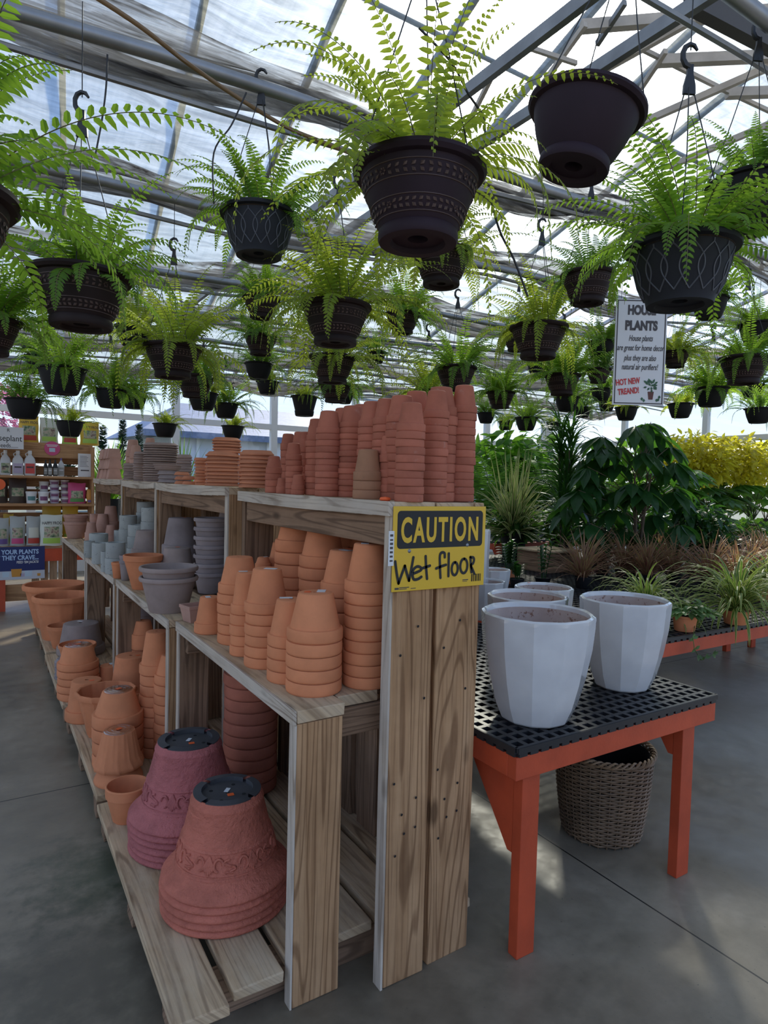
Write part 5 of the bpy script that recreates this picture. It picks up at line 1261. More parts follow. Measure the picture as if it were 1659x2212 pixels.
# ------------------------------------------------------------------ garden supply display
DY = 8.05
def dz(py, y=DY, px=100): return atY(px, py, y).z
def dx(px, py=1100, y=DY): return atY(px, py, y).x
X0, X1 = -1.6, dx(205, 1000, DY)
S = [dz(1179), dz(1088), dz(1028), dz(955)]     # shelf heights
t = thing('display_shelf', 'pine display shelf at the back left stocked with bags, jugs and tubs', 'shelf', ((X0 + X1) / 2, DY, 0)); ox = t.location.x
b = MB(); z = S[0] - .02
while z < S[3]:
    b.box(X0 - ox, X1 - ox, .36, .385, z, min(z + .105, S[3]), ax=0); z += .135
build('slatted_back', b, M['wood_disp'], t, bevel=.002)
for i, z in enumerate(S):
    b = MB(); b.box(X0 - ox, X1 - ox, .0 if i < 3 else .22, .36, z - .028, z - .001, ax=0); build('shelf_board', b, M['wood_disp'], t, bevel=.002)
b = MB(); b.box(X0 - ox, X1 - ox, .19, .215, S[3] - .17, S[3] - .001, ax=0); build('top_fascia', b, M['wood_disp'], t, bevel=.002)
for xx in (X0, X1 - .03): b = MB(); b.box(xx - ox, xx - ox + .03, .02, .36, 0, S[3] - .03, ax=2); build('side_panel', b, M['wood_disp'], t, bevel=.002)
b = MB(); b.box(X0 - ox, X1 - ox, -.03, .01, S[0] - .17, S[0] - .03, ax=0); build('red_rail', b, M['redpaint'], t)
b = MB(); b.box(X0 - ox, X1 - ox, .02, .06, .10, .28, ax=0); build('bottom_beam', b, M['wood_disp'], t)
for xx in (dx(0, 1300), X0 + .1): b = MB(); b.box(xx - ox - .05, xx - ox + .05, -.03, .02, 0, S[0] - .171, ax=2); build('leg', b, M['redpaint'], t)
bagc = {}
def colr(name, c, rough=.45):
    if name not in bagc: bagc[name] = simple('print_' + name, c, rough)
    return bagc[name]
def bag(name, label, px0, px1, py0, z, y, body, band=None, words=None, wc=None, blob=None, group=None):
    xa, xb = dx(px0, 1000, y), dx(px1, 1000, y); wd = xb - xa; h = dz(py0, y) - z
    t = thing(name, label, 'bag', ((xa + xb) / 2, y, z), 0, group)
    b = MB(); nx, nz = 8, 10; dth = min(.07, wd * .28)
    for sgn_ in (-1, 1):
        k0 = len(b.v)
        for j in range(nz + 1):
            for i in range(nx + 1):
                u, v = i / nx, j / nz; th = dth * (math.sin(PI * u) ** .5 if 0 < u < 1 else 0) * (1 - v ** 3 * .97) * (.75 + .25 * math.sin(PI * min(1, v + .1)))
                xx = (u - .5) * wd * (1 - .05 * math.sin(PI * v)) + .004 * math.sin(9 * v + u * 3); b.v.append((xx, sgn_ * th, v * h + .004 * math.sin(7 * u)))
        for j in range(nz):
            for i in range(nx):
                k = k0 + j * (nx + 1) + i; f = (k, k + 1, k + nx + 2, k + nx + 1); b.face(f if sgn_ < 0 else f[::-1], None, 0)
    build('pouch', b, body, t, smooth=70)
    def panel(n_, u0, u1, v0, v1, mat):
        b = MB(); N = 6
        for j in range(4):
            for i in range(N + 1):
                u = u0 + (u1 - u0) * i / N; v = v0 + (v1 - v0) * j / 3; th = dth * math.sin(PI * u) ** .5 * (1 - v ** 3 * .97) * (.75 + .25 * math.sin(PI * min(1, v + .1)))
                b.v.append(((u - .5) * wd * (1 - .05 * math.sin(PI * v)), -th - .004, v * h))
        for j in range(3):
            for i in range(N): k = j * (N + 1) + i; b.face((k, k + 1, k + N + 2, k + N + 1))
        return build(n_, b, mat, t, smooth=70)
    if band: panel('label_band', .12, .88, .08, .26, band)
    if blob: panel('printed_picture', .16, .84, .28, .62, blob)
    if words: text(words, wc or M['greyink'], t, (0, -dth - .006, h * .70), wd * .20, sx=.72, off=wd * .004)
    return t
yel = colr('yellow', (.65, .42, .04)); lime = colr('lime', (.38, .60, .10)); cream = colr('cream', (.62, .62, .52)); redb = colr('red', (.5, .06, .04)); brn = colr('brown', (.07, .045, .035)); mix1 = colr('picture', (.16, .20, .16)); pnk = colr('pink', (.62, .08, .22)); grn = colr('green', (.10, .30, .08)); silv = colr('silver', (.42, .44, .42))
mix1.node_tree  # printed pictures get a mottled look
for mname in ('picture',):
    mt = bagc[mname]; nt = mt.node_tree; p = [n for n in nt.nodes if n.type == 'BSDF_PRINCIPLED'][0]; vec = coords(nt, 'Object')
    nt.links.new(ramp(nt, noise(nt, vec, 24, 3), [(.3, (.04, .08, .05)), (.45, (.25, .32, .18)), (.55, (.5, .42, .3)), (.68, (.2, .12, .1))]), p.inputs['Base Color'])
yt = DY + .30
bag('soil_bag', 'yellow bag at the left of the display shelf top', 40, 84, 901, S[3], yt, yel, redb, 'HAPPY FROG', M['greyink'], mix1)
bag('soil_bag', 'cream and green bag second from left on the display shelf top', 85, 126, 903, S[3], yt, cream, lime, None, None, mix1)
bag('soil_bag', 'lime bag behind the bright fern on the display shelf top', 133, 168, 905, S[3], yt, lime, redb, None, None, mix1)
bag('soil_bag', 'yellow bag at the right end of the display shelf top', 172, 214, 905, S[3], yt, yel, lime, 'HAPPY FROG', M['greyink'], mix1)
# handwritten sign and round tag
xa, xb = dx(-40, 950, DY - .03), dx(51, 950, DY - .03)
t = thing('handwritten_sign', 'white handwritten card sign on the front of the display shelf top', 'sign', (xa, DY - .04, dz(973, DY - .04)))
hs_ = dz(927, DY - .04) - dz(973, DY - .04); b = MB(); b.box(0, xb - xa, -.003, .003, 0, hs_); build('board', b, M['signwhite'], t)
b = MB(); b.box(.02, xb - xa - .02, .004, .245, hs_ * .4, hs_ * .6); build('bracket', b, M['wood_disp'], t)
text('houseplant', M['ink'], t, ((xb - xa) - .015, -.004, hs_ * .36), hs_ * .38, sx=.85, align='RIGHT'); text('needs......', M['ink'], t, ((xb - xa) * .62, -.004, hs_ * .06), hs_ * .28, sx=.8, align='CENTER'); text('R', M['ink'], t, ((xb - xa) * .63, -.004, hs_ * .78), hs_ * .2)
b = MB(); rr = dx(134, 970) - dx(99, 970); rr /= 2; b.lathe([(.0005, 0), (rr, 0), (rr, .004), (.0005, .004)], 32); t = thing('round_tag', 'round pink tag on the display shelf fascia', 'tag', (dx(116, 968), DY + .186, dz(968, DY + .17))); o = build('disc', b, pnk, t); o.rotation_euler = (PI / 2, 0, 0)
b = MB(); b.box(-.03, .03, -.006, -.004, -.04, .005); build('printed_tub', b, colr('pale_blue', (.5, .62, .72)), t)
for z_, w_ in ((.035, .12), (.02, .10)): b = MB(); b.box(-w_ / 2, w_ / 2, -.006, -.004, z_, z_ + .008); build('printed_line', b, M['signwhite'], t)
# bottles on the upper shelf
def jug(label, px0, px1, py0, col_, lab_, capm, y=DY + .12, dark=False, cat='bottle', name='jug'):
    xa, xb = dx(px0, 1000, y), dx(px1, 1000, y); wd = xb - xa; h = dz(py0, y) - S[2]
    t = thing(name, label, cat, ((xa + xb) / 2, y, S[2]))
    b = MB(); s = wd / 2; prof = [(.002, 0), (s * .95, 0), (s, .01), (s, h * .55), (s * .85, h * .68), (s * .35, h * .82), (s * .30, h * .88), (.002, h * .88)]
    b.lathe(prof, 28, fr=lambda r, z, a: r * (1 if r < .01 else 1 / max(abs(math.cos(a)), abs(math.sin(a))) ** .6)); b.v = [(x, yy * .62, z) for x, yy, z in b.v]; build('body', b, col_, t, smooth=50)
    b = MB(); b.lathe([(.001, h * .87), (s * .36, h * .87), (s * .34, h), (.001, h)], 18); build('cap', b, capm, t, smooth=40)
    if not dark:
        b = MB(); b.tube([(-s * .5, 0, h * .72), (-s * .75, 0, h * .86), (-s * .35, 0, h * .92), (-s * .2, 0, h * .88)], s * .12, 6); build('handle', b, col_, t, smooth=60)
    b = MB(); b.box(-s * .8, s * .8, -s * .68, -s * .66, h * .08, h * .48); l = build('label', b, lab_, t)
    b = MB(); b.box(-s * .6, s * .6, -s * .70, -s * .685, h * .3, h * .36); build('printed_line', b, M['greyink'] if not dark else M['signwhite'], l)
    return t
wht = colr('white_jug', (.62, .62, .62))
jug('white jug with dark label at the left end of the bottle shelf', 0, 23, 976, wht, mix1, M['white'])
jug('white jug with plain purple-white label, second on the bottle shelf', 26, 51, 976, wht, colr('lilac', (.45, .38, .5)), M['white'])
jug('white jug with red label, third on the bottle shelf', 52, 77, 975, wht, colr('redlabel', (.6, .07, .06)), M['white'])
jug('leftmost of three small black bottles on the bottle shelf', 94, 103, 993, M['blackplastic'], colr('greylabel', (.35, .35, .33)), M['blackplastic'], dark=True, y=DY + .16)
jug('middle of three small black bottles on the bottle shelf', 103, 113, 992, M['blackplastic'], bagc['greylabel'], M['blackplastic'], dark=True, y=DY + .10)
jug('rightmost of three small black bottles on the bottle shelf', 114, 125, 992, M['blackplastic'], bagc['greylabel'], M['blackplastic'], dark=True, y=DY + .14)
jug('pale bottle with grey label right of the black bottles', 125, 139, 988, wht, bagc['greylabel'], colr('violet', (.16, .10, .28)), dark=True, y=DY + .2)
xa, xb = dx(171, 1000), dx(199, 1000)
t = thing('info_sheet', 'white printed sheet standing at the right end of the bottle shelf', 'paper', ((xa + xb) / 2, DY + .10, S[2])); wd = xb - xa; h = dz(976) - S[2]
b = MB(); b.box(-wd / 2, wd / 2, 0, .004, 0, h); build('sheet', b, M['signwhite'], t)
b = MB(); 
for i in range(9): b.box(-wd * .36, wd * .36 * R_.uniform(.4, 1), -.001, 0, h * (.88 - i * .055), h * (.895 - i * .055))
b.box(-.04, .05, -.001, 0, h * .25, h * .30); build('printed_lines', b, M['greyink'], t)
# tubs shelf
def tub(label, px0, px1, py0, py1, col_, lid, y):
    xa, xb = dx(px0, 1070, y), dx(px1, 1070, y); r = (xb - xa) / 2; z = dz(py1, y) if py1 < 1084 else S[1]; h = dz(py0, y) - z
    t = thing('tub', label, 'tub', ((xa + xb) / 2, y, z), group='plastic tubs on the display shelf')
    b = MB(); b.lathe([(.002, 0), (r * .82, 0), (r * .94, h * .84), (.002, h * .84)], 26); bo = build('body', b, col_, t, smooth=40)
    b = MB(); b.lathe([(.002, h * .84), (r, h * .84), (r, h * .98), (r * .96, h), (.002, h)], 26); build('lid', b, lid, t, smooth=40)
    b = MB()
    for i in range(7):
        a0, a1 = -PI / 2 - .8 + 1.6 * i / 7, -PI / 2 - .8 + 1.6 * (i + 1) / 7; rr = lambda v: r * (.82 + .12 * v / .84) + .0015
        b.quad((rr(.25) * math.cos(a0), rr(.25) * math.sin(a0), h * .25), (rr(.25) * math.cos(a1), rr(.25) * math.sin(a1), h * .25), (rr(.6) * math.cos(a1), rr(.6) * math.sin(a1), h * .6), (rr(.6) * math.cos(a0), rr(.6) * math.sin(a0), h * .6))
    build('label', b, colr('teal', (.10, .25, .26)) if 'teal' in label else colr('plum', (.22, .08, .18)), t); return t
y1_, y2_ = DY + .10, DY + .24
Wt = M['white']
tub('white tub with teal label, leftmost in front on the tub shelf', 55, 80, 1062, 1088, Wt, Wt, y1_)
tub('white tub with plum label, second in front on the tub shelf', 82, 106, 1062, 1088, Wt, Wt, y1_)
tub('white tub standing upon others at the back of the tub shelf', 84, 106, 1040, 1062, Wt, Wt, y2_)
tub('tub underneath the raised white one at the back of the tub shelf', 84, 106, 1062, 1088, Wt, Wt, y2_)
for i, (a, e) in enumerate(((1075, 1088), (1061, 1075), (1048, 1061), (1036, 1048))): tub('%s in the left column of flat lilac-white tubs' % ('bottom tub', 'second tub up', 'third tub up', 'top tub')[i], 106, 129, a, e, colr('lilac_w', (.5, .46, .56)), Wt, y1_ + .03 if i < 2 else y2_ - .04)
for i, (a, e) in enumerate(((1075, 1088), (1061, 1075), (1048, 1061), (1036, 1048))): tub('%s in the right column of flat brownish tubs' % ('bottom tub', 'second tub up', 'third tub up', 'top tub')[i], 130, 150, a, e, colr('tan_w', (.42, .36, .34)), Wt, y1_ + .05 if i < 2 else y2_ - .04)
bag('soil_bag', 'dark brown bag on the tub shelf', 18, 58, 1035, S[1], DY + .18, brn, None, 'SOIL' if False else None, None, mix1)
bag('soil_bag', 'dark bag cut off at the left end of the tub shelf', -22, 17, 1038, S[1], DY + .2, brn, None, None, None, mix1)
bag('fertiliser_bag', 'pink topped bag at the right of the tub shelf', 146, 186, 1042, S[1], DY + .12, pnk, grn, None, None, mix1)
bag('fertiliser_bag', 'small orange and purple box bag at the right end of the tub shelf', 187, 204, 1056, S[1], DY + .10, colr('amber', (.6, .27, .04)), colr('violet', (.16, .1, .28)))
# bottom shelf bags
yb_ = DY + .09
bag('fertiliser_bag', 'silver and violet bag cut off at the left end of the lowest display shelf', -14, 20, 1118, S[0], yb_, silv, bagc['violet'], None, None, mix1)
bag('fertiliser_bag', 'clear-fronted bag with red band on the lowest display shelf', 20, 55, 1115, S[0], yb_, silv, pnk, None, None, mix1)
bag('fertiliser_bag', 'clear-fronted bag with pink band on the lowest display shelf', 56, 89, 1115, S[0], yb_, silv, redb, None, None, cream)
bag('fertiliser_bag', 'white and green bag with big lettering on the lowest display shelf', 86, 136, 1112, S[0], yb_ - .06, colr('white_bag', (.66, .68, .60)), lime, 'HAPPY FROG', M['greyink'], mix1)
bag('soil_bag', 'yellow bag standing behind the white and green bag', 90, 133, 1093, S[0], yb_ + .16, yel, lime, 'HAPPY FROG', M['greyink'])
bag('soil_bag', 'yellow bag right of the other yellow one on the lowest display shelf', 134, 170, 1093, S[0], yb_ + .16, yel, lime, 'HAPPY FROG', M['greyink'])
bag('soil_bag', 'yellow bag at the left behind the silver ones on the lowest display shelf', 6, 30, 1110, S[0], yb_ + .16, yel, lime)
# banner
xa, xb = dx(-70, 1210, DY - .06), dx(97, 1210, DY - .06); z0, z1 = dz(1249, DY - .06), dz(1180, DY - .06)
t = thing('banner', 'dark blue banner with slogan hung on the front of the display shelf', 'banner', (xa, DY - .0335, z0)); wd, h = xb - xa, z1 - z0
b = MB(); b.box(0, wd, -.003, .003, 0, h); build('sheet', b, colr('navy', (.012, .025, .13)), t)
b = MB(); b.box(0, wd, -.0036, -.003, 0, h * .26); build('printed_table', b, colr('pale_grey', (.55, .57, .62)), t)
text('GIVE YOUR PLANTS', colr('skyblue', (.45, .62, .85)), t, (wd - .06, -.004, h * .78), h * .19, sx=.80, off=.002, align='RIGHT'); text('WHAT THEY CRAVE...', bagc['skyblue'], t, (wd - .06, -.004, h * .60), h * .19, sx=.80, off=.002, align='RIGHT'); text("FEED 'EM JACK'S!", M['signwhite'], t, (wd - .06, -.004, h * .49), h * .10, sx=.8, off=.001, align='RIGHT')
for i, (u, s_, cc) in enumerate(((.30, .9, 'teal'), (.48, 1.0, 'pale_blue'), (.62, 1.5, 'amber'), (.78, 1.1, 'pale_blue'), (.70, .6, 'lilac'), (.92, .5, 'amber'))):
    b = MB(); x = wd * u; q = h * .16 * s_; b.prism([(x - q * .5, h * .08), (x + q * .5, h * .08), (x + q * .6, h * .08 + q), (x - q * .6, h * .08 + q)], lambda a, z: (a, -.005, z), lambda a, z: (a, -.0035, z)); build('printed_tub', b, bagc[cc], t)
# slatted crate behind the low rail
t = thing('crate', 'grey slatted crate under the right end of the display shelf', 'crate', (dx(118, 1230), DY + .12, 0)); b = MB()
for i in range(5): b.box(-.22 + i * .09, -.22 + i * .09 + .075, 0, .02, 0, .55, ax=2)
build('slats', b, M['wood_grey'], t); b = MB(); b.box(-.22, .22, .021, .05, .05, .12, ax=0); build('rail', b, M['wood_grey'], t)
t = thing('round_sign', 'orange round price sign at the left end of the tub shelf', 'sign', (dx(-2, 1046), DY - .02, dz(1048))); b = MB(); b.lathe([(.001, 0), (.055, 0), (.06, .012), (.001, .014)], 24); o = build('disc', b, M['orange'], t); o.rotation_euler = (PI / 2, 0, 0)
# ------------------------------------------------------------------ bench plants
M['lf_dark'] = leafmat('leaf_dark', (.018, .060, .018), (.10, .30, .03), .28, rough=.32)
M['lf_mid'] = leafmat('leaf_mid', (.035, .10, .02), (.20, .42, .04), .42)
M['lf_bright'] = leafmat('leaf_bright', (.07, .19, .03), (.30, .60, .05), .5)
M['lf_yellow'] = leafmat('leaf_golden', (.48, .42, .03), (.85, .72, .05), .5, var=.35)
M['lf_spider'] = leafmat('leaf_striped', (.045, .11, .025), (.20, .38, .05), .4, ((.48, .50, .14), [(0, (1, 1, 1)), (.18, (1, 1, 1)), (.30, (0, 0, 0)), (.70, (0, 0, 0)), (.82, (1, 1, 1))]))
M['lf_varieg'] = leafmat('leaf_cream_edge', (.05, .11, .03), (.18, .34, .05), .4, ((.52, .50, .22), [(0, (1, 1, 1)), (.25, (1, 1, 1)), (.34, (0, 0, 0)), (.66, (0, 0, 0)), (.75, (1, 1, 1))]))
M['lf_red'] = leafmat('leaf_red_edge', (.26, .24, .09), (.42, .40, .12), .4, ((.36, .13, .11), [(0, (1, 1, 1)), (.24, (1, 1, 1)), (.34, (0, 0, 0)), (.66, (0, 0, 0)), (.76, (1, 1, 1))]))
M['lf_pothos'] = leafmat('leaf_mottled', (.10, .19, .06), (.25, .42, .10), .35, var=.5)
M['stemg'] = simple('green_stem', (.06, .10, .03), .6); M['stemb'] = simple('woody_stem', (.11, .075, .05), .8)
def strap(b, base, az, el, L, wd, droop, n=8):
    hd = V((math.cos(az), math.sin(az), 0)); s = V((-math.sin(az), math.cos(az), 0)); p = V(base); ang = el; k0 = len(b.v)
    for i in range(n + 1):
        t = i / n; w_ = wd * (min(1, .45 + t * 2) if t < .5 else 1) * (1 - max(0, (t - .55) / .45) ** 1.7) / 2 + .0004
        d = hd * math.cos(ang) + V((0, 0, 1)) * math.sin(ang); nn = s.cross(d)
        b.v += [tuple(p - s * w_ - nn * w_ * -.35), tuple(p), tuple(p + s * w_ + nn * w_ * .35)]
        if i:
            q = k0 + 3 * i
            b.face((q - 3, q - 2, q + 1, q), [(0, t - 1 / n), (.5, t - 1 / n), (.5, t), (0, t)]); b.face((q - 2, q - 1, q + 2, q + 1), [(.5, t - 1 / n), (1, t - 1 / n), (1, t), (.5, t)])
        p = p + d * L / n; ang = max(-1.5, ang - droop / n * (.4 + 1.2 * t))
def oval(b, p, d, n, L, wd, fold=.25, curl=.25):
    p, d, n = V(p), V(d).normalized(), V(n); s = d.cross(n)
    s = (s if s.length > 1e-4 else d.orthogonal()).normalized(); n = s.cross(d).normalized(); k0 = len(b.v); N = 5
    for i in range(N + 1):
        t = i / N; w_ = wd / 2 * math.sin(PI * min(1, .06 + t * .94) ** .85) if i < N else .0005
        c = p + d * L * t - n * L * curl * t * t
        b.v += [tuple(c - s * w_ + n * w_ * fold), tuple(c), tuple(c + s * w_ + n * w_ * fold)]
        if i: q = k0 + 3 * i; b.face((q - 3, q - 2, q + 1, q)); b.face((q - 2, q - 1, q + 2, q + 1))
def nurserypot(t, R, h, mat, rb=.78):
    b = MB(); b.lathe(upprof(R, h, h * .14, rb, .004), 28); o = build('pot', b, mat, t, smooth=40)
    b = MB(); b.lathe([(.001, h * .9), (R * .93, h * .9), (R * .93, h * .87), (.001, h * .87)], 24); build('soil', b, M['soil'], t); return o
def plantbase(px, py, z): return atZ(px, py, z)
BZ = .7015
def scale_at(p): return depth(p) / F
def spiky(name, label, p, R, hpot, mat, n, L, wd, el, droop, potm='potblack', cat='potted plant', group=None):
    t = thing(name, label, cat, p, 0, group); nurserypot(t, R, hpot, M[potm]); b = MB()
    for i in range(n):
        strap(b, (R_.gauss(0, R * .2), R_.gauss(0, R * .2), hpot * .9), R_.random() * 2 * PI, R_.uniform(*el), L * R_.uniform(.6, 1.1), wd * R_.uniform(.8, 1.15), R_.uniform(*droop))
    build('foliage', b, M[mat], t); return t
# spider plants and grassy red-edged plants on the long bench (x, y picked from pixels on the bench top)
for px, py, n, L, lab in ((1588, 1352, 150, .50, 'striped spider plant in front right on the long bench'), (1392, 1348, 90, .42, 'striped spider plant directly behind the right white pot'), (1655, 1300, 110, .46, 'striped spider plant cut off at the right edge of the long bench')):
    p = plantbase(px, py, BZ); spiky('spider_plant', lab, p + hdir(p) * .08, .08, .085, 'lf_spider', int(n * 1.4), L, .014, (.3, 1.5), (1.6, 3.4), 'terra')
reds = ((1258, 1272, 'red-edged grassy plant just behind the rear white pots'), (1300, 1240, 'red-edged grassy plant beneath the umbrella plant'), (1345, 1256, 'red-edged grassy plant right of the one beneath the umbrella plant'), (1398, 1266, 'red-edged grassy plant behind the right white pot'), (1455, 1262, 'bright red-edged grassy plant in the middle of the long bench'), (1500, 1236, 'red-edged grassy plant in the rear row of the long bench, left'), (1560, 1236, 'red-edged grassy plant in the rear row of the long bench, centre'), (1620, 1256, 'red-edged grassy plant near the right edge of the long bench'), (1652, 1230, 'red-edged grassy plant farthest right in the rear row'), (1420, 1226, 'red-edged grassy plant in the rear row behind the bright one'), (1530, 1280, 'red-edged grassy plant behind the trailing pothos'), (1590, 1285, 'red-edged grassy plant right behind the front right spider plant'))
for k, (px, py, lab) in enumerate(reds):
    p = plantbase(px, py, BZ); spiky('dracaena', lab, p + hdir(p) * .06, .07, .09, 'lf_red', 130, .44, .0115, (.35, 1.5), (.4, 2.0), 'potblack', group='red-edged grassy plants on the long bench')
# trailing pothos with a vine hanging over the bench edge
p = plantbase(1478, 1368, BZ); p = p + hdir(p) * .08
t = thing('pothos', 'cream mottled trailing pothos at the front edge of the long bench', 'potted plant', p); nurserypot(t, .07, .09, M['terra'])
b = MB()
for i in range(120):
    a = R_.random() * 2 * PI; r = .13 * R_.random() ** .5; q = V((r * math.cos(a), r * math.sin(a), .10 + .09 * (1 - r / .13) * R_.random() + .01)); q.x += .05
    oval(b, q, V((math.cos(a), math.sin(a), R_.uniform(-.6, .3))), V((0, 0, 1)), .055, .036)
build('foliage', b, M['lf_pothos'], t)
e = [atY(1497, 1378, 2.05), atY(1500, 1402, 2.03), atY(1508, 1416, 2.02), atY(1522, 1420, 2.0), atY(1540, 1414, 2.0)]
b = MB(); e = [V(q) - p for q in e]; e = [V((.06, -.03, .08))] + e; b.tube(e, .0022, 5)
for q in e[1:]:
    for k in range(3): oval(b, q + V((R_.uniform(-.01, .01), 0, 0)), V((R_.uniform(-1, 1), R_.uniform(-1, .2), R_.uniform(-.6, .6))), V((0, -1, .3)), .032, .02)
build('vine', b, M['lf_pothos'], t)
# umbrella plant
p = plantbase(1375, 1245, BZ)
t = thing('umbrella_plant', 'large dark umbrella plant with drooping leaflets in the middle of the benches', 'potted plant', p); nurserypot(t, .13, .20, M['potblack'])
sc = scale_at(p); fol = MB(); stm = MB()
def off(px, py): return atD(px, py, depth(p)) - p
for q in range(4):
    a = q * 1.6; stm.tube([(0.02 * math.cos(a), .02 * math.sin(a), .18), (.05 * math.cos(a), .05 * math.sin(a), .55), (.1 * math.cos(a), .1 * math.sin(a), .95)], [.012, .010, .007], 6)
tops = [off(x, y) for x, y in ((1385, 915), (1420, 905), (1452, 930), (1300, 965), (1340, 960), (1375, 980), (1410, 975), (1260, 1010), (1300, 1030), (1340, 1045), (1395, 1040), (1440, 1000), (1470, 960), (1450, 1060), (1275, 1080), (1320, 1100), (1370, 1100), (1415, 1110), (1255, 1130), (1300, 1150), (1350, 1140), (1440, 1130), (1400, 1150), (1235, 1060), (1480, 1050), (1290, 985), (1330, 1000), (1365, 1060), (1430, 1060), (1245, 1095), (1490, 1090), (1310, 940), (1460, 1000), (1430, 960), (1275, 1040), (1350, 925), (1320, 1060))]
for i, c in enumerate(tops):
    c = c + RGT * R_.uniform(-.03, .03) + FWD * R_.uniform(-.28, .28); s0 = V((R_.uniform(-.06, .06), R_.uniform(-.06, .06), max(.2, c.z - .30)))
    stm.tube([s0, (s0 + c) / 2 + V((0, 0, .05)), c], [.005, .004, .003], 5)
    out_ = V((c.x, c.y, 0)); out_ = out_.normalized() if out_.length > .02 else V((1, 0, 0))
    for k in range(8):
        a = 2 * PI * k / 8 + R_.uniform(-.15, .15); d = V((math.cos(a), math.sin(a), -.45 - R_.random() * .55)) + out_ * .25
        oval(fol, c + d.normalized() * .03, d, V((0, 0, 1)), R_.uniform(.21, .31), R_.uniform(.09, .13), .18, .22)
build('stems', stm, M['stemb'], t, smooth=60); build('foliage', fol, M['lf_dark'], t)
# tall strappy plant
p = plantbase(1215, 1222, BZ)
t = thing('dracaena', 'tall strap-leaved dark dracaena left of the umbrella plant', 'potted plant', p); nurserypot(t, .10, .18, M['potblack'])
p = t.location.copy(); b = MB(); hgt = atD(1225, 905, depth(p)).z - p.z
st = MB(); 
for q in range(3):
    a = q * 2.1; bx = (.04 * math.cos(a), .04 * math.sin(a)); st.tube([(bx[0] * .5, bx[1] * .5, .16), (bx[0] * 2, bx[1] * 2, hgt * .78)], .009, 6)
    for i in range(110): v = R_.uniform(.12, .95); strap(b, (bx[0] * 2 * v + .0, bx[1] * 2 * v, hgt * v), R_.random() * 6.28, R_.uniform(.5, 1.5), .46 * R_.uniform(.7, 1.1), .022, R_.uniform(.6, 2.6))
build('stem', st, M['stemb'], t, smooth=60); build('foliage', b, M['lf_dark'], t)
# variegated spiky plant in black pot, standing on the far end of the near table
p = atZ(1108, 1205, BZ); t = spiky('dracaena', 'cream striped spiky dracaena in a black pot behind the caution sign', V((p.x, p.y, BZ)), .15, .30, 'lf_varieg', 170, .70, .028, (.1, 1.55), (.2, 1.5))
b = MB()
for i in range(14): strap(b, (R_.gauss(0, .05), R_.gauss(0, .05), .4), R_.random() * 6.28, R_.uniform(1.3, 1.55), .85, .024, .12)
build('upper_leaves', b, M['lf_varieg'], t)
# zz plants
def zz(label, p, R, hp, potm, n, L):
    t = thing('zz_plant', label, 'potted plant', p); nurserypot(t, R, hp, M[potm]); b = MB()
    for i in range(n):
        a = R_.random() * 2 * PI; le = R_.uniform(.08, .5); q0 = V((.02 * math.cos(a), .02 * math.sin(a), hp * .9)); q1 = q0 + V((math.cos(a) * le * .5, math.sin(a) * le * .5, 1)).normalized() * L * R_.uniform(.7, 1)
        b.tube([q0, q1], [.006, .003], 5); d = (q1 - q0).normalized()
        for k in range(14):
            v = .25 + .75 * k / 13; s = d.cross(V((math.sin(a), -math.cos(a), .2))).normalized() * (1 if k % 2 else -1); oval(b, q0.lerp(q1, v), s + d * .6, V((math.cos(a), math.sin(a), .6)), .065, .034)
    build('foliage', b, M['lf_dark'], t); return t
p = atZ(1098, 1262, BZ); zz('glossy zz plant in a terracotta pot behind the white pots', p + hdir(p) * .07, .085, .12, 'terra', 8, .26)
p = atZ(1088, 1272, BZ); zz('small glossy plant in a dark pot with white tag behind the white pots', p + hdir(p) * .05 + V((.12, -.02, 0)), .06, .07, 'potblack', 4, .13)
p = atZ(1172, 1262, BZ); zz('upright zz plant with two stems in a low dark pot', p + hdir(p) * .05, .07, .05, 'potblack', 3, .34)
# square timber planter
p = atZ(1195, 1238, .70); t = thing('planter_box', 'low brown wooden box planter under the strappy plant', 'planter', (p.x + .12, p.y + .2, BZ)); b = MB()
for x0, x1, y0, y1 in ((-.2, .2, -.2, -.17), (-.2, .2, .17, .2), (-.2, -.17, -.17, .17), (.17, .2, -.17, .17)): b.box(x0, x1, y0, y1, 0, .19)
build('box', b, M['wood_brown'], t); b = MB(); b.box(-.23, .23, -.23, .23, .19, .205); build('lid', b, M['wood_grey'], t)
# leafy shrubs
def shrub(name, label, p, w_, h, mat, n, L, wd, potR=.12, hp=.18, low=.25, group=None, stem=True):
    t = thing(name, label, 'potted plant', p, 0, group); nurserypot(t, potR, hp, M['potblack']); b = MB(); st = MB()
    for q in range(6):
        a = q * 1.05; st.tube([(0, 0, hp * .8), (w_ * .2 * math.cos(a), w_ * .2 * math.sin(a), h * .5), (w_ * .38 * math.cos(a), w_ * .38 * math.sin(a), h * .85)], [.008, .006, .003], 5)
    for i in range(n):
        d = V((R_.gauss(0, 1), R_.gauss(0, 1), R_.gauss(0, 1))).normalized(); r = R_.random() ** .4 * R_.uniform(.85, 1.18)
        c = V((d.x * r * w_ / 2, d.y * r * w_ / 2, h * low + (h * (1 - low)) * (.5 + .5 * d.z * r)))
        oval(b, c, V((d.x + R_.gauss(0, .4), d.y + R_.gauss(0, .4), R_.gauss(-.1, .5))), V((R_.gauss(0, .3), R_.gauss(0, .3), 1)), L * R_.uniform(.7, 1.2), wd * R_.uniform(.8, 1.2))
    build('stems', st, M['stemb'], t, smooth=60); build('foliage', b, M[mat], t); return t
def ontop(px, py, y, z): q = atY(px, py, y); return V((q.x, y, z))
B3 = .8415; B4 = .7215
